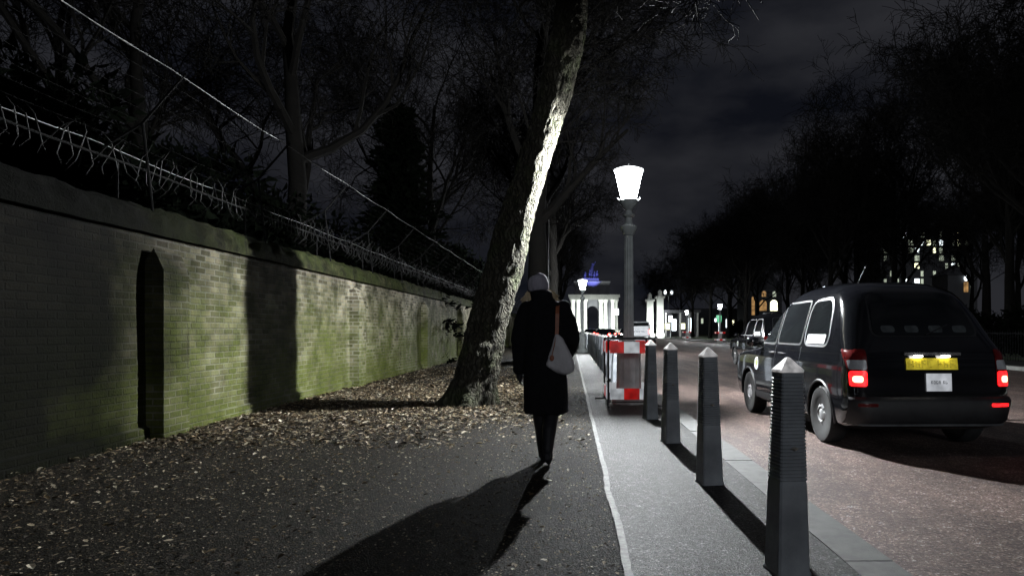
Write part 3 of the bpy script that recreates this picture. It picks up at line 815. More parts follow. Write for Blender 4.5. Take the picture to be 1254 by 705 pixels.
def wheel(root, x, y, sx, rr=.33, rimm='rim'):
    w = thing('wheel', None, None, (x, y, rr)); w.parent = root
    n = 36
    prof = [(rr * .62, -.09), (rr * .66, -.10), (rr * .93, -.10), (rr * .985, -.075), (rr, -.05), (rr, .05), (rr * .985, .075), (rr * .93, .1), (rr * .66, .1), (rr * .62, .09)]
    MB().rings([[(p[1], p[0] * math.cos(2 * math.pi * k_ / n), p[0] * math.sin(2 * math.pi * k_ / n)) for k_ in range(n)] for p in prof]).build('tyre', M['tyre'], w, smooth=True)
    mb = MB()
    rp = [(rr * .64, .085), (rr * .6, .075), (rr * .52, .06), (rr * .44, .082), (rr * .26, .1), (rr * .2, .088), (rr * .1, .1), (.005, .1)]
    mb.rings([[(sx * d * (1 if (q % 9 > 2 or not (.4 < rad / rr < .58)) else .72), rad * math.cos(2 * math.pi * q / 45), rad * math.sin(2 * math.pi * q / 45)) for q in range(45)] for rad, d in rp])
    mb.build('rim', M[rimm], w, smooth=True, sharp=30)
    return w
def glyphs(rng, x0, x1, z0, z1, n, gap):
    """row of unreadable character-like strokes, as blurred in the photo"""
    out = []
    w = (x1 - x0 - gap) / n
    for i in range(n):
        a = x0 + i * w + (gap if i >= n * .55 else 0); b = a + w * .72
        t = (z1 - z0) * .17
        st = [(a, a + t, z0, z1)]
        for _ in range(2):
            q = rng.choice([0, .42, .83]); st.append((a, b, z0 + (z1 - z0) * q, z0 + (z1 - z0) * q + t))
        if rng.random() < .5: st.append((b - t, b, z0, z0 + (z1 - z0) * rng.choice([.5, 1])))
        out += st
    return out
def taxi(label, loc, rz=0, lit=True):
    tab = [(.24, -2.08, 2.1, .80, .25), (.29, -2.2, 2.22, .86, .28), (.42, -2.235, 2.26, .882, .22), (.60, -2.235, 2.26, .89, .19), (.80, -2.225, 2.22, .888, .19), (.90, -2.215, 2.14, .88, .19), (.955, -2.205, 1.95, .87, .19),
           (.99, -2.20, 1.6, .862, .19), (1.03, -2.19, 1.18, .855, .19), (1.07, -2.175, 1.02, .848, .2), (1.25, -2.08, .84, .805, .27), (1.45, -1.96, .62, .75, .29), (1.62, -1.84, .40, .695, .31), (1.73, -1.73, .24, .645, .32),
           (1.805, -1.59, .06, .57, .34), (1.855, -1.40, -.14, .47, .34), (1.875, -1.2, -.4, .40, .30), (1.888, -1.0, -.7, .2, .12), (1.89, -.95, -.8, .05, .04)]
    S = Shape(tab)
    r = thing('taxi', label, 'taxi', loc, rz, 'black taxis')
    arches(S.body(), 'body', M['carpaint'], r, (-1.44, 1.44), .385, .89)
    for sg in (-1, 1):
        wins = [('quarter_window', [(-1.55, 1.13), (-.82, 1.13), (-.80, 1.65), (-1.30, 1.66), (-1.42, 1.56)], .14),
                ('door_window', [(-.70, 1.13), (.16, 1.13), (.12, 1.65), (-.68, 1.66)], .06), ('door_window', [(.26, 1.13), (.82, 1.13), (.48, 1.58), (.24, 1.64)], .05)]
        for nm, pts, rad in wins:
            w = S.patch('side', pts, .007, rad, sg).build(nm, M['carglass'], r, smooth=True, fix=True)
            S.patch('side', inset(pts, .035), .003, rad + .03, sg).build('window_frame', M['greytrim'] if nm == 'quarter_window' else M['trim'], w, smooth=True, fix=True)
        for y0 in (-.75, .21, 1.12):                       # shut lines
            S.patch('side', rect(y0, y0 + .012, .42, 1.09), .0025, .002, sg, 2).build('shut_line', M['trim'], r)
        S.patch('side', rect(-1.05, 1.05, .30, .40), .012, .02, sg).build('sill_trim', M['trim'], r, smooth=True)
        for y0 in (-.05, .34):
            q = MB(); xx = sg * (S.side(y0, .98) + .018)
            q.tube([(xx - sg * .02, y0 - .09, .985), (xx, y0 - .07, .99), (xx, y0 + .07, .99), (xx - sg * .02, y0 + .09, .985)], .011, 6); q.build('door_handle', M['chrome'], r, smooth=True)
        q = MB(); q.ell((sg * .99, .86, 1.13), (.10, .06, .08)); q.tube([(sg * .84, .88, 1.09), (sg * .95, .87, 1.11)], .02, 6); q.build('wing_mirror', M['carpaint'], r, smooth=True)
        # tail lamp cluster
        x0, x1 = .685, .862
        pr = lambda a, b: [(sg * p[0], p[1]) for p in rect(x0, x1, a, b)]
        cl = S.patch('rear', pr(.70, 1.10), .006, .03).build('tail_light', M['lens_dark'], r, smooth=True, fix=True)
        ins = lambda a, b, d=.008: [(sg * p[0], p[1]) for p in rect(x0 + d, x1 - d, a, b)]
        S.patch('rear', ins(1.0, 1.09), .011, .02).build('red_lens', M['lens_dark'], cl, smooth=True, fix=True)
        S.patch('rear', ins(.885, .985), .011, .02).build('clear_lens', M['lens_clear'], cl, smooth=True, fix=True)
        S.patch('rear', ins(.71, .87), .011, .03).build('lit_lens', M['lamp_red'], cl, smooth=True, fix=True)
        S.patch('rear', [(sg * p[0], p[1]) for p in rect(x0 + .05, x1 - .03, .75, .82)], .016, .03).build('bulb', M['lamp_hot'], cl, smooth=True, fix=True)
        S.patch('rear', [(sg * p[0], p[1]) for p in rect(.60, .80, .50, .535)], .052, .01).build('reflector', M['lamp_red'] if sg > 0 else M['lens_dark'], r, smooth=True, fix=True)  # right reflector glows like a lamp in place of reflected light
        S.patch('front', [(sg * p[0], p[1]) for p in rect(.5, .78, .66, .86)], .008, .09).build('headlight', M['lens_clear'], r, smooth=True, fix=True)
        for yy in (-1.44, 1.44):
            wheel(r, sg * .775, yy, sg)
            q = MB(); n = 22                                # wheel arch lip
            rr_ = []
            for i in range(n + 1):
                a = R(-8 + 196 * i / n); y_, z_ = yy + .39 * math.cos(a), .33 + .39 * math.sin(a)
                rr_.append((sg * (S.side(y_, max(z_, .3)) - .002), y_, z_))
            q.tube(rr_, .016, 6); q.build('arch_lip', M['trim'], r, smooth=True)
    rw = [(-.57, 1.24), (.57, 1.24), (.47, 1.71), (-.47, 1.71)]
    w = S.patch('rear', rw, .008, .09).build('rear_window', M['carglass'], r, smooth=True, fix=True)
    S.patch('rear', inset(rw, .025), .003, .11).build('window_seal', M['trim'], w, smooth=True, fix=True)
    for xh in (-.39, -.13, .13, .39): S.patch('rear', rect(xh - .075, xh + .075, 1.275, 1.35), .010, .04).build('headrest_glint', M['headrest_glint'], w, smooth=True, fix=True)  # flat patches on opaque glass, painted glints instead of real seats
    q = MB(); q.tube([(.0, S.rear(0, 1.25) - .02, 1.25), (.28, S.rear(.28, 1.38) - .018, 1.36)], .008, 5); q.build('rear_wiper', M['trim'], r)
    # the bumper is a band that wraps both rear corners
    q = MB(); rings = []
    for z, o in ((.30, .0), (.315, .04), (.36, .05), (.55, .048), (.585, .03), (.60, .0)):
        ring = []
        for i in range(41):
            x = -.86 + 1.72 * i / 40
            ring.append((x * (1 + o * .35), S.rear(min(max(x, -.885), .885), z) - o, z))
        rings.append(ring)
    q.rings(rings, cap=False, closed=False); q.build('rear_bumper', M['trim'], r, smooth=True, fix=True)
    q = MB(); q.rings([[(x, S.rear(x, .33) - o, z) for x in np.linspace(-.78, .78, 30)] for z, o in ((.296, .052), (.308, .056), (.318, .056))], cap=False, closed=False); q.build('bumper_strip', M['greytrim'], r, smooth=True)
    # plates
    yp = lambda z, o: S.rear(0, z) - o
    hd = MB(); hd.box(-.30, .30, yp(1.05, .05), yp(1.05, -.02), 1.035, 1.065); hd.build('plate_housing', M['chrome'], r)
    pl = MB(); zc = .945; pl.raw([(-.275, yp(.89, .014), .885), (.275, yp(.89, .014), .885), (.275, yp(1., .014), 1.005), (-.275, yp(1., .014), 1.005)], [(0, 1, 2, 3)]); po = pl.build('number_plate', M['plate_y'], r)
    g = MB()
    for a, b, c, d in glyphs(random.Random(4), -.24, .25, .905, .985, 7, .05): g.raw([(a, yp(c, .0165), c), (b, yp(c, .0165), c), (b, yp(d, .0165), d), (a, yp(d, .0165), d)], [(0, 1, 2, 3)])
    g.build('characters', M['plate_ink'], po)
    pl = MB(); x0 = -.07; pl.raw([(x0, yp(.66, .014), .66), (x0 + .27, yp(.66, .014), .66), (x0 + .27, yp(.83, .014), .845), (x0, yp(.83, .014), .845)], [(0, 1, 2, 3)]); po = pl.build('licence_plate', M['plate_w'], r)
    g = MB()
    for a, b, c, d in glyphs(random.Random(9), x0 + .05, x0 + .23, .735, .768, 6, .02): g.raw([(a, yp(c, .0165), c), (b, yp(c, .0165), c), (b, yp(d, .0165), d), (a, yp(d, .0165), d)], [(0, 1, 2, 3)])
    g.build('characters', M['grey_ink'], po)
    for x in (-.16, .13):
        q = MB(); q.tube([(x - .04, yp(1.03, .045), 1.022), (x + .05, yp(1.03, .045), 1.026)], .012, 6); q.build('plate_lamp', M['head_white'], r)
    S.patch('front', [(-.66, 1.12), (.66, 1.12), (.56, 1.6), (-.56, 1.6)], .006, .08).build('windscreen', M['carglass'], r, smooth=True, fix=True)
    S.patch('front', rect(-.36, .36, .56, .86), .008, .05).build('grille', M['chrome'], r, smooth=True, fix=True)
    # roof sign, aerial, wing sticker, notice in the quarter window
    q = MB(); q.rings([[(x * sx_, .18 + y * sy_, z) for x, y in ((-.22, -.05), (.22, -.05), (.22, .05), (-.22, .05))] for z, sx_, sy_ in ((1.72, 1, 1.6), (1.88, 1, 1), (1.91, .8, .6))]); q.build('roof_sign', M['lens_clear'], r)
    q = MB(); q.tube([(-.35, -1.25, 1.85), (-.33, -1.42, 2.05)], [.006, .003], 5); q.build('aerial', M['chrome'], r)
    st = S.patch('side', [(1.0 + .095 * math.cos(a * .4), .80 + .095 * math.sin(a * .4)) for a in range(16)], .006, .005, -1).build('wing_sticker', M['white'], r, smooth=True)
    S.patch('side', [(1.0 + .06 * math.cos(a * .4), .81 + .045 * math.sin(a * .4)) for a in range(16)], .010, .005, -1).build('sticker_print', M['green_dull'], st, smooth=True)
    S.patch('side', rect(-1.46, -.90, 1.14, 1.25), .011, .02, -1).build('window_notice', M['white'], r, smooth=True)
    return r
M['green_dull'] = nmat('sticker_print', (.45, .4, .08), (.1, .35, .12), 30, rough=.5)
TX = (3.74, 9.40)
tx = taxi('black London-style taxi driving away close by, seen from behind with yellow number plate', (TX[0], TX[1], RZ), R(1.5))
t2 = copy_tree(tx); t2.location = (7.15, 24.5, RZ); t2.rotation_euler = (0, 0, R(2)); t2['label'] = 'second black taxi on the road ahead, mostly hidden behind the nearer taxi'

def small_car(label, loc, paint, rz=0, kind='hatch'):
    tab = [(.22, -1.9, 1.95, .74, .25), (.3, -2.0, 2.05, .82, .3), (.55, -2.03, 2.08, .85, .32), (.78, -2.0, 1.98, .84, .32), (.88, -1.98, 1.5, .82, .3), (.95, -1.95, 1.0, .8, .28), (1.2, -1.8, .62, .70, .26), (1.38, -1.6, .25, .62, .26), (1.45, -1.3, 0, .5, .25), (1.48, -.9, -.3, .2, .15), (1.482, -.7, -.5, .05, .03)]
    S = Shape(tab); r = thing('car', label, 'car', loc, rz, 'cars in the traffic queue')
    arches(S.body(), 'body', paint, r, (-1.28, 1.28), .35, .84, .31)
    for sg in (-1, 1):
        S.patch('side', [(-1.45, .97), (-.2, .97), (-.2, 1.36), (-1.2, 1.34)], .006, .06, sg).build('door_window', M['carglass'], r, smooth=True)
        S.patch('side', [(-.12, .97), (.75, .97), (.3, 1.33), (-.12, 1.36)], .006, .06, sg).build('door_window', M['carglass'], r, smooth=True)
        S.patch('rear', [(sg * p[0], p[1]) for p in rect(.56, .80, .72, .92)], .01, .04).build('tail_light', M['lamp_hotred'], r, smooth=True)
        S.patch('front', [(sg * p[0], p[1]) for p in rect(.5, .78, .6, .76)], .01, .06).build('headlight', M['lens_clear'], r, smooth=True)
        for yy in (-1.28, 1.28): wheel(r, sg * .74, yy, sg, .31)
    S.patch('rear', [(-.6, .98), (.6, .98), (.5, 1.34), (-.5, 1.34)], .008, .08).build('rear_window', M['carglass'], r, smooth=True)
    S.patch('front', [(-.62, .98), (.62, .98), (.5, 1.34), (-.5, 1.34)], .008, .08).build('windscreen', M['carglass'], r, smooth=True)
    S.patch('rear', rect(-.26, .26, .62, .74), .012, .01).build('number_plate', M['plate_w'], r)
    S.patch('rear', rect(-.78, .78, .32, .52), .03, .06).build('rear_bumper', M['trim'], r, smooth=True)
    return r
M['lamp_hotred'] = emat('lit_far_tail_light', (1., .06, .05), 22, (.3, .01, .01))
# pale van behind the lamp post with a printed back door
def van(label, loc):
    tab = [(.3, -2.2, 2.2, .85, .12), (.36, -2.3, 2.3, .93, .14), (.8, -2.32, 2.28, .95, .14), (1.0, -2.31, 1.95, .945, .14), (1.1, -2.3, 1.6, .94, .14), (1.6, -2.24, 1.2, .90, .14), (1.92, -2.18, .9, .85, .14), (2.0, -2.08, .75, .74, .12), (2.02, -1.9, .5, .4, .1)]
    S = Shape(tab); r = thing('van', label, 'van', loc)
    arches(S.body(), 'body', M['whitecar'], r, (-1.45, 1.45), .38, .95)
    for sg in (-1, 1):
        S.patch('rear', [(sg * p[0], p[1]) for p in rect(.80, .93, 1.0, 1.35)], .01, .04).build('tail_light', M['lamp_hotred'] if sg > 0 else M['lens_dark'], r, smooth=True)
        S.patch('side', [(.3, 1.15), (1.1, 1.15), (.8, 1.75), (.3, 1.8)], .006, .06, sg).build('door_window', M['carglass'], r, smooth=True)
        for yy in (-1.45, 1.45): wheel(r, sg * .83, yy, sg, .33)
    S.patch('rear', rect(-.74, .74, 1.42, 1.9), .01, .07).build('rear_window', M['carglass'], r, smooth=True)
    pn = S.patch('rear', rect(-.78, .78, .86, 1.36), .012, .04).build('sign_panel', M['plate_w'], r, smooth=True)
    g = MB()
    for a, b, c, d in glyphs(random.Random(5), -.5, .5, 1.12, 1.24, 8, .1): g.raw([(a, S.rear(0, 1.1) - .03, c), (b, S.rear(0, 1.1) - .03, c), (b, S.rear(0, 1.1) - .03, d), (a, S.rear(0, 1.1) - .03, d)], [(0, 1, 2, 3)])
    g.build('lettering', M['grey_ink'], pn)
    return r
van('white van with dark rear window seen just right of the tall lamp post', (5.6, 58, RZ))
c0 = small_car('dark car in the traffic queue, nearest below the arch', (3.6, 78, RZ), M['carpaint'])
for p, lb in (((5.2, 92), 'dark car in the traffic queue with bright red tail lights, right of the arch piers'), ((2.7, 100), 'dark car in the traffic queue close to the bollard line'), ((6.4, 110), 'dark car farther off in the queue behind the lamp post'), ((4.2, 122), 'farthest dark car of the queue directly under the arch')):
    c = copy_tree(c0); c.location = (*p, RZ); c['label'] = lb
oc = copy_tree(c0); oc.location = (8.2, 104, RZ); oc.rotation_euler = (0, 0, math.pi); 
for ch in oc.children:
    if ch.name.startswith('headlight'): ch.material_slots[0].link = 'OBJECT'; ch.material_slots[0].material = M['head_white']
oc['label'] = 'dark car facing the camera beyond the queue'

# ------------------------------------------------------------------ the woman
wm = thing('person', 'woman in long black coat and pale knitted hat walking away along the path', 'person', (-.228, 6.15, 0))
b = MB()
# legs (local coordinates, she faces +Y)
def limb(mb, pts, rad, n=14): mb.tube(pts, rad, n); [mb.ell(p, (r, r, r), 12, 8) for p, r in zip(pts, rad)]
limb(b, [(-.085, .02, .86), (-.06, .06, .50), (-.035, .10, .30), (-.025, .13, .09)], [.085, .062, .055, .04])
limb(b, [(.075, .02, .86), (.055, -.02, .50), (.035, -.10, .32), (.025, -.17, .16)], [.085, .062, .055, .042])
b.ell((0, .02, .92), (.16, .12, .13)); b.tube([(0, .02, .9), (0, .02, 1.15), (0, .0, 1.30), (0, 0, 1.42)], [.13, .115, .115, .06], 18)
limb(b, [(0, .0, 1.38), (-.03, .02, 1.50), (-.055, .03, 1.56)], [.075, .052, .05])
hc = Vector((-.062, .045, 1.585)); b.ell(hc, (.076, .094, .105), 18, 14); b.ell(hc + Vector((0, .06, -.05)), (.05, .045, .055))
b.ell(hc + Vector((0, .102, -.012)), (.012, .018, .02)); b.ell(hc + Vector((0, .085, -.055)), (.024, .012, .008))
for sx in (-1, 1):
    b.ell(hc + Vector((sx * .077, 0, -.01)), (.01, .02, .03)); b.ell(hc + Vector((sx * .03, .083, .008)), (.014, .01, .009))
# arms and hands
limb(b, [(-.175, 0, 1.40), (-.232, -.02, 1.13), (-.236, .03, .86)], [.05, .04, .028])
limb(b, [(.175, 0, 1.40), (.235, -.01, 1.14), (.20, .2, .99)], [.05, .04, .028])
def hand(mb, w, d, side, thumb):
    w = Vector(w); d = Vector(d).normalized(); side = Vector(side).normalized(); cur = d.cross(side)
    limb(mb, [w, w + d * .045, w + d * .085], [.026, .033, .03], 10)
    for i, (o, l) in enumerate(((-.027, .062), (-.009, .072), (.009, .068), (.027, .052))):
        p0 = w + d * .085 + side * o; limb(mb, [p0, p0 + d * l * .5 + cur * .012, p0 + d * l * .85 + cur * .034], [.0095, .009, .0075], 8)
    p0 = w + d * .03 + side * thumb * .028; limb(mb, [p0, p0 + side * thumb * .02 + d * .03 + cur * .01, p0 + side * thumb * .02 + d * .058 + cur * .022], [.012, .0105, .0085], 8)
hand(b, (-.236, .03, .85), (.0, .12, -1), (.25, 1, .1), 1)
hand(b, (.20, .2, .985), (-.5, .75, -.25), (.3, .3, .9), 1)
body = remesh(b, 'person_body', .0075, M['skin'], wm, 3)
body.name = 'body'
body.data.materials.append(M['tights'])
for p_ in body.data.polygons:
    if p_.center.z < 1.02: p_.material_index = 1
# boots, tights
t_ = MB()
limb(t_, [(-.085, .02, .80), (-.06, .06, .50), (-.052, .075, .40), (-.035, .10, .30), (-.025, .13, .09)], [.098, .07, .067, .068, .05])
limb(t_, [(.075, .02, .80), (.055, -.02, .50), (.05, -.05, .41), (.035, -.10, .32), (.025, -.17, .16)], [.098, .07, .067, .068, .05])
limb(t_, [(-.025, .12, .06), (-.03, .2, .045), (-.035, .28, .032)], [.046, .042, .026])
limb(t_, [(.025, -.17, .14), (.027, -.12, .075), (.03, -.075, .028)], [.045, .042, .024])
t_.box(-.05, .0, .075, .12, .0, .06); t_.box(0, .05, -.235, -.19, .07, .13)
remesh(t_, 'boots_and_tights', .009, M['tights'], wm, 3)
# coat
c = MB(); N = 40
def oval(z, cx, cy, rx, ry, fold=0):
    return [(cx + rx * (1 + fold * math.sin(7 * a + z * 3) * .5) * abs(math.cos(a))**.85 * (1 if math.cos(a) > 0 else -1), cy + ry * (1 + fold * math.sin(5 * a + 1)) * abs(math.sin(a))**.85 * (1 if math.sin(a) > 0 else -1), z) for a in [2 * math.pi * k_ / N for k_ in range(N)]]
c.rings([oval(*q) for q in [(.455, .004, .0, .198, .175, .05), (.47, .004, .0, .202, .18, .05), (.6, .0, .0, .196, .17, .045), (.8, -.002, .0, .192, .155, .03), (.98, -.003, .0, .19, .145, .02), (1.12, -.004, 0, .19, .14, .01), (1.25, -.004, 0, .196, .14, 0), (1.36, -.005, 0, .198, .13, 0), (1.42, -.008, 0, .175, .11, 0), (1.46, -.012, .0, .12, .09, 0), (1.49, -.02, .0, .085, .08, 0)]])
limb(c, [(-.155, 0, 1.395), (-.205, -.015, 1.27), (-.238, -.02, 1.10), (-.242, .03, .845)], [.075, .078, .07, .056])
limb(c, [(.155, 0, 1.395), (.205, -.015, 1.27), (.238, -.01, 1.12), (.225, .12, 1.02), (.20, .2, .98)], [.075, .078, .072, .06, .056])
c.rings([oval(*q) for q in [(1.43, -.015, .0, .10, .095, 0), (1.48, -.03, .01, .098, .098, 0), (1.535, -.04, .015, .103, .102, 0), (1.555, -.042, .018, .09, .09, 0)]])
coat = remesh(c, 'coat', .011, M['coat'], wm, 3, disp=(.012, 6., (1.6, 1.6, .6)))
# hat and hair
h = MB(); hr = []
for zz, rx, ry in ((1.548, .083, .098), (1.56, .092, .106), (1.60, .097, .112), (1.64, .094, .108), (1.672, .08, .09), (1.692, .055, .06), (1.702, .02, .022)):
    tl = (zz - 1.55) * .10
    hr.append([(-.066 - tl * .3 + rx * (1 + .025 * math.sin(9 * a)) * math.cos(a), .03 - tl + ry * (1 + .025 * math.sin(9 * a + 1)) * math.sin(a), zz + .012 * math.sin(a + 2)) for a in [2 * math.pi * k_ / 36 for k_ in range(36)]])
h.rings(hr); hat = remesh(h, 'knit_hat', .007, M['beanie'], wm, 2, disp=(.005, 22, (1, 1, .5)))
h = MB(); rr = random.Random(2)
for i in range(210):
    a = rr.uniform(-.6, 3.75) if i % 3 else rr.uniform(-.6, .3)
    p0 = hc + Vector((.086 * math.cos(a), -.01 - .075 * abs(math.sin(a)) + .03, -.015))
    outx = .012 * math.cos(a); L = rr.uniform(.06, .12) if -.4 < a < 1 else rr.uniform(.09, .17)
    w1 = Vector((outx + rr.gauss(0, .008) + (.03 if a < .5 else -.01 if a > 2.7 else 0), rr.gauss(0, .008) - .012, -L * .45)); w2 = Vector((outx * 2 + rr.gauss(0, .014) + (.05 if a < .5 else -.03 if a > 2.7 else 0), -.02 + rr.gauss(0, .01), -L))
    h.tube([p0 + Vector((0, 0, .03)), p0, p0 + w1, p0 + w2], [.006, .007, .006, .002], 4)
h.build('hair', M['hair'], wm, smooth=True)

# shoulder bag
bg = thing('shoulder_bag', 'pale grey cloth shoulder bag with tan strap hanging at the walking woman right side', 'bag', (-.228, 5.98, 0))
S_ = 836 / 5.95; PX = lambda x, y: ((x - 699) / S_ + .228, 1.2 + (404 - y) / S_)
outl = round_poly([PX(*p) for p in [(680, 408), (685, 409), (697, 427), (705, 448), (702, 457), (691, 461), (679, 455), (668, 449), (671, 435), (676, 420)]], .03, 3)
ctr = sum(outl, Vector((0, 0))) / len(outl)
m_ = MB(); rings = []
for t in np.linspace(-1, 1, 11):
    k_ = math.sqrt(max(1 - t * t, 0)) ** .6 * .93 + .07
    rings.append([(ctr.x + (p.x - ctr.x) * k_, t * .055, ctr.y + (p.y - ctr.y) * k_) for p in outl])
m_.rings(rings); remesh(m_, 'pouch', .008, M['bagcloth'], bg, 4, disp=(.014, 7., (1, 1, 1)))
p0 = PX(683, 374); p1 = PX(681.5, 411)
def strap(path, w, name, m):
    q = MB(); rings = []
    for (x, y, z) in path: rings.append([(x - w, y - .003, z), (x + w, y - .003, z), (x + w, y + .003, z), (x - w, y + .003, z)])
    q.rings(rings); return q.build(name, m, bg)
strap([(p0[0] + .0, .26, p0[1] - .10), (p0[0] + .002, .21, p0[1] + .008), (p0[0], .13, p0[1] + .022), (p0[0] - .003, .055, p0[1] - .01), (p0[0] - .004, .01, p0[1] - .07), (p1[0] + .004, .0, p1[1] + .06), (p1[0], -.01, p1[1] - .01)], .016, 'strap', M['tan'])
tg = PX(676, 438); q = MB(); q.ell((tg[0], -.058, tg[1]), (.019, .008, .026)); q.tube([(p1[0] - .005, -.03, p1[1] - .01), (p1[0] - .02, -.055, p1[1] - .09), (tg[0], -.058, tg[1] + .02)], .004, 5); q.build('leather_tag', M['tan'], bg, smooth=True)

# ------------------------------------------------------------------ far monuments and buildings
def spot(name, loc, tgt, e, c, size=80, parent=None):
    l = bpy.data.lights.new(name, 'SPOT'); l.energy = e; l.color = c; l.spot_size = R(size); l.spot_blend = .5; l.shadow_soft_size = .3
    o = bpy.data.objects.new(name, l); col.objects.link(o); o.location = loc
    o.rotation_euler = (Vector(tgt) - Vector(loc)).to_track_quat('-Z', 'Y').to_euler()
    if parent:
        o.parent = parent; o.location = Vector(loc) - Vector(parent.location)
    return o
def floodlight(label, loc, tgt, e, c, size=90):
    r = thing('floodlight', label, 'floodlight', loc, 0, 'ground floodlights')
    MB().box(-.25, .25, -.18, .12, 0, .3).build('housing', M['trim'], r)
    spot('beam', (loc[0], loc[1] + .2, loc[2] + .35), tgt, e, c, size, r)
ar = thing('triumphal_arch', 'floodlit pale stone arch with tall columns at the far end of the road', 'monument', (6.8, 200, 0))
def col_(mb, x, y, z0, z1, r): mb.lathe([(r * 1.35, z0), (r * 1.35, z0 + .4), (r * 1.05, z0 + .6), (r, z0 + 1), (r * .86, z1 - 1.1), (r * 1.0, z1 - .9), (r * 1.4, z1 - .1), (r * 1.4, z1)], 16, (x, y, 0), flute=.06)
MB().box(-7.4, 7.2, 0, 9, 0, 1.1).build('podium', M['stone'], ar)
def arch_wall():
    mb = MB()
    mb.box(-6.6, -2.1, 2, 8, 1.1, 10.2); mb.box(1.5, 6.3, 2, 8, 1.1, 10.2)
    n = 16; v = []; f = []
    xc, hw, zs = -.3, 1.8, 6.6
    for i in range(n + 1):
        a = math.pi - math.pi * i / n; x = xc + hw * math.cos(a); z = zs + hw * math.sin(a)
        v += [(x, 2, z), (x, 2, 10.2), (x, 8, z), (x, 8, 10.2)]
        if i:
            k_ = 4 * i - 4; f += [(k_, k_ + 4, k_ + 5, k_ + 1), (k_ + 2, k_ + 3, k_ + 7, k_ + 6), (k_, k_ + 2, k_ + 6, k_ + 4)]
    return mb.raw(v, f)
arch_wall().build('archway', M['shadestone'], ar, fix=True)
for x in (-6.2, -4.6, -2.6, 2.1, 3.4, 5.6, 6.6):
    mb = MB(); col_(mb, x, 1.0 if x < 6.5 else 3, 1.1, 10.2, .62); mb.build('column', M['stone'], ar, smooth=True)
mb = MB(); mb.box(-7.2, 7.2, .1, 8.6, 10.2, 10.9); mb.box(-7.5, 7.6, -.2, 8.9, 10.9, 11.6); mb.build('entablature', M['dimstone'], ar)
mb = MB(); mb.box(-5.6, 4.6, 1.6, 8, 11.6, 15.2); mb.box(-5.9, 4.9, 1.3, 8.3, 15.2, 15.6); mb.build('attic', M['shadestone'], ar)
MB().box(-3.5, 1.5, 2.5, 7.5, 15.6, 16.6).build('statue_base', M['shadestone'], ar)
mb = MB()                                   # plain generic bronze group
for x, z, hgt in ((-2.6, 17.6, 1.0), (-1.2, 17.9, 1.2), (.2, 17.6, 1.1), (1.0, 17.9, .9)):
    mb.ell((x, 4, z), (.55, 1.1, .8)); mb.tube([(x, 3.4, z), (x + .1, 3, z + hgt)], [.3, .2], 8); mb.tube([(x, 4, z - 1.2), (x, 4, z)], .25, 6)
mb.tube([(-.6, 5, 16.6), (-.5, 5, 19.5), (-.3, 5, 20.6)], [.7, .6, .35], 10); mb.ell((-.25, 5, 21), (.35, .35, .4)); mb.tube([(-.4, 5, 19.8), (.7, 5, 21.8)], [.2, .1], 6)
mb.build('statue_group', M['bronze'], ar, smooth=True)
floodlight('low floodlight in front of the arch, left side', (2.2, 194, .1), (1.5, 201, 6), 10000, (.93, 1., .95))
floodlight('low floodlight in front of the arch, centre', (7.2, 193, .1), (7., 201, 6), 7000, (.93, 1., .95))
floodlight('low floodlight in front of the arch, right side', (11.8, 194, .1), (11.5, 201, 6), 10000, (.93, 1., .95))
spot('blue_floodlight', (6.5, 196, 14), (6.2, 204, 18.5), 9000, (.22, .25, 1.), 60)

gp = thing('gate_piers', 'pair of floodlit white stone gate piers right of the tall lamp post', 'gate', (13.4, 105, 0))
for x, h_ in ((-1.25, 6.3), (.3, 6.8)):
    mb = MB(); mb.box(x - .62, x + .62, -.62, .62, 0, .7); mb.box(x - .5, x + .5, -.5, .5, .7, h_ - .7); mb.build('pier', M['stone'], gp)
    mb = MB(); mb.box(x - .7, x + .7, -.7, .7, h_ - .7, h_ - .4); mb.lathe([(.4, h_ - .4), (.3, h_), (.35, h_ + .3), (.1, h_ + .6)], 12, (x, 0, 0)); mb.build('pier_cap', M['stone'], gp)
floodlight('low floodlight in front of the gate piers', (12.6, 101, 0), (12.9, 105, 2), 3800, (.93, 1., .97), 80)
pv = thing('pavilion', 'small far pavilion with white posts and lit front across the road', 'pavilion', (21.2, 122, 0))
for x in (-4.2, -1.6, 0, 1.5): MB().box(x - .13, x + .13, 0, .3, 0, 4.3).build('post', M['concrete'], pv)
MB().box(-4.6, 2., -.3, 4, 4.3, 4.8).build('roof', M['bldg'], pv); MB().box(-4.4, 1.8, 3, 3.3, 0, 4.3).build('back_wall', M['bldg'], pv)
for i, (x0, x1, z0, z1) in enumerate([(-4, -3.1, 1.3, 2.4), (-2.7, -1.9, 1.1, 3.2), (-1.3, -.3, 1.4, 2.4), (.3, 1.1, .8, 3.4)]):
    MB().box(x0, x1, 2.9, 2.99, z0, z1).build('window', M['win_cool'] if i % 2 else M['win_warm'], pv)
def twin():
    r = thing('twin_lamp', 'tall far lamp post with two small white heads', 'street lamp', (18.6, 130, 0))
    MB().tube([(0, 0, 0), (0, 0, 8)], [.1, .06], 8).build('column', M['grey_iron'], r)
    for sx in (-1, 1):
        MB().tube([(0, 0, 7.6), (sx * .6, 0, 8.1)], .04, 6).build('arm', M['grey_iron'], r)
        MB().ell((sx * .62, 0, 8.4), (.28, .28, .42)).build('lamp_head', M['white_sign'], r, smooth=True)
twin()
def post_sign(label, x, y, z, w, h_, m):
    r = thing('lit_sign', label, 'sign', (x, y, 0)); MB().tube([(0, 0, 0), (0, 0, z + h_ / 2)], .05, 6).build('post', M['grey_iron'], r)
    q = MB(); q.box(-w / 2, w / 2, -.12, -.06, z - h_ / 2, z + h_ / 2); q.build('sign_panel', m, r)
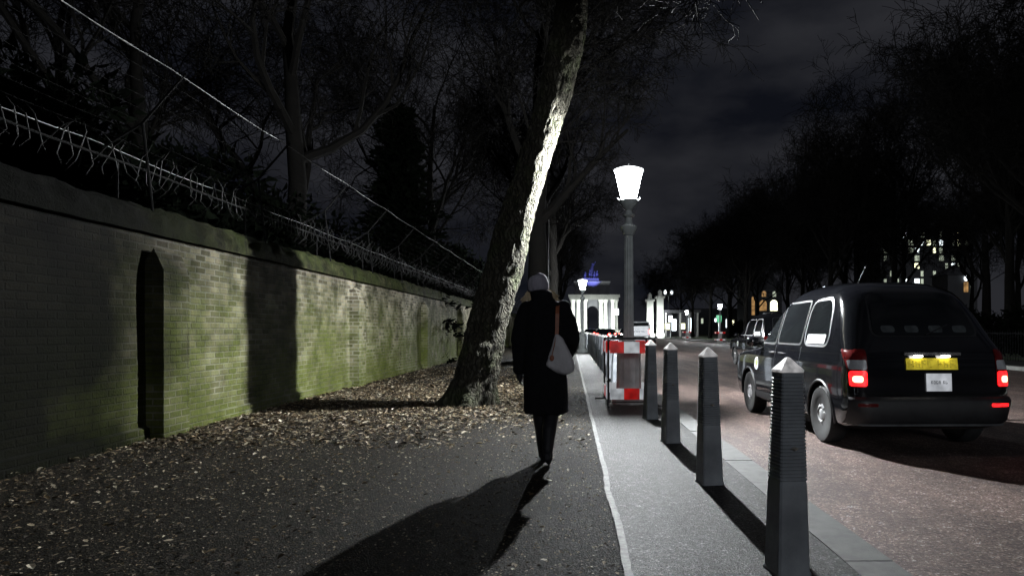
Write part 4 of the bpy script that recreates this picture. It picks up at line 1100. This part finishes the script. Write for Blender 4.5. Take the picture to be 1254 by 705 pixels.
post_sign('square white lit sign between the arch and the tall lamp post', 6.0, 90, 3.6, .62, .8, M['white_sign'])
post_sign('small green lit sign below the lantern across the road', 15.6, 72, 2.4, .55, .7, M['green_sign'])
post_sign('small white lit sign beside the gate piers', 14.3, 98, 2.8, .5, .9, M['white_sign'])
lh = thing('low_building', 'long low far building with a few small lit windows behind the park trunks', 'building', (36, 165, 0))
MB().box(-11, 12, 0, 8, 0, 6).build('wall', M['bldg'], lh); MB().box(-11.4, 12.4, -.4, 8.4, 6, 6.4).build('roof', M['bldg'], lh)
for x, z, w_, h_, m in ((-9.5, 2.2, .5, 1.3, 'win_dim'), (-8, 1.6, .7, 2.2, 'win_warm'), (-4.5, 2.8, .5, 1.2, 'win_dim'), (-1.2, 3.2, .4, .8, 'win_cool'), (1.5, 1.8, .6, 2, 'win_cool'), (3, 2.2, .5, 1.4, 'win_warm'), (5, 4, .6, .9, 'win_orange'), (8.5, 2.4, .5, 1.4, 'win_warm')):
    MB().box(x, x + w_, -.08, -.003, z, z + h_).build('window', M[m], lh)
# office block seen through the trees
ob = thing('office_block', 'dark office block with scattered lit windows behind the park trees', 'building', (78, 150, 0))
MB().box(-10, 9.5, 0, 14, 0, 26).build('wall', M['bldg'], ob)
rw = random.Random(12); nw = 0
for r_ in range(8):
    for c_ in range(14):
        if rw.random() < .52 or nw > 98: continue
        x = -9.2 + c_ * 1.35; z = 9.6 + r_ * 1.7
        m = rw.choice([M['win_warm'], M['win_cool'], M['win_dim'], M['win_dim'], M['win_dim']])
        MB().box(x, x + rw.choice([.55, .8, 1.0]), -.08, -.003, z, z + 1.15).build('window', m, ob); nw += 1
tw = thing('lit_house', 'far house with orange-lit arched windows left of the second taxi roof', 'building', (44, 152, 0))
MB().box(-5, 3, 0, 8, 0, 10.5).build('wall', M['bldg'], tw)
MB().raw([(-5.4, -.3, 10.5), (3.4, -.3, 10.5), (3.4, 8.3, 10.5), (-5.4, 8.3, 10.5), (-4, 4, 14), (2, 4, 14)], [(0, 1, 5, 4), (1, 2, 5), (2, 3, 4, 5), (3, 0, 4)]).build('roof', M['bldg'], tw)
def arched(x, z, w, h_, m):
    o = [(x - w, z), (x + w, z), (x + w, z + h_)] + [(x + w * math.cos(a), z + h_ + w * math.sin(a)) for a in np.linspace(.3, math.pi - .3, 7)] + [(x - w, z + h_)]
    MB().raw([(p[0], -.05, p[1]) for p in o], [tuple(range(len(o)))]).build('window', m, tw)
for x, z, w, h_, m in ((-3.4, 4.5, .35, 3.8, 'win_orange'), (-1.2, 5.5, .8, 1.6, 'win_orange'), (1.2, 5.5, .8, 1.6, 'win_warm'), (-1.0, 8.6, .5, .8, 'win_orange'), (1.3, 8.6, .4, .8, 'win_dim'), (-3.0, 2, .4, 1, 'win_warm')): arched(x, z, w, h_, M[m])
l2 = thing('lit_lodge', 'small far lodge with one bright orange lamp right of the taxi roof', 'building', (66, 115, 0))
MB().box(-2.5, 2.5, 0, 5, 0, 10.5).build('wall', M['bldg'], l2)
MB().box(.2, .9, -.1, -.003, 7.6, 9.3).build('window', M['win_orange'], l2)
MB().ell((.45, -.2, 9.9), (.3, .2, .45)).build('lamp', M['white_sign'], l2)
MB().box(1.3, 1.8, -.1, -.003, 7.4, 9).build('window', M['win_dim'], l2)
MB().raw([(-2.9, -.3, 10.5), (2.9, -.3, 10.5), (2.9, 5.3, 10.5), (-2.9, 5.3, 10.5), (0, 2.5, 12.5)], [(0, 1, 4), (1, 2, 4), (2, 3, 4), (3, 0, 4)]).build('roof', M['bldg'], l2)

# ------------------------------------------------------------------ night sky and added front fill sun
w = bpy.data.worlds.new('World'); sc.world = w; w.use_nodes = True
t = NT(w)
sky = t.add('ShaderNodeTexSky'); sky.sky_type = 'NISHITA'; sky.sun_disc = False; sky.sun_elevation = R(-4); sky.sun_rotation = R(200)
tc = t.add('ShaderNodeTexCoord').outputs['Generated']
mp = t.add('ShaderNodeMapping'); t.link(tc, mp.inputs[0]); mp.inputs['Scale'].default_value = (1, 1, 2.6)
n1 = t.noise(mp.outputs[0], 3.4, 6, .5)
cl = t.ramp(n1, [(.38, (.005, .006, .0098)), (.62, (.027, .0278, .033))])
skyc = t.mix(1.0, cl, t.mix(.04, (0, 0, 0), sky.outputs[0]), 'ADD')
bgd = t.add('ShaderNodeBackground', Strength=.8); t.link(skyc, bgd.inputs[0])
o = t.n.new('ShaderNodeOutputWorld'); t.link(bgd.outputs[0], o.inputs[0])
sl = bpy.data.lights.new('front_fill_sun', 'SUN'); sl.energy = .30; sl.angle = R(10); sl.color = (.9, .95, 1.)  # dim sun added behind the camera to brighten faces turned to it
so = bpy.data.objects.new('front_fill_sun', sl); col.objects.link(so)
so.rotation_euler = Vector((-.12, .95, -.2)).to_track_quat('-Z', 'Y').to_euler()

sc.view_settings.view_transform = 'Standard'; sc.view_settings.look = 'None'; sc.view_settings.exposure = 0; sc.view_settings.gamma = 1
sc.cycles.use_denoising = True
sc.cycles.max_bounces = 6; sc.cycles.diffuse_bounces = 0; sc.cycles.sample_clamp_indirect = 4
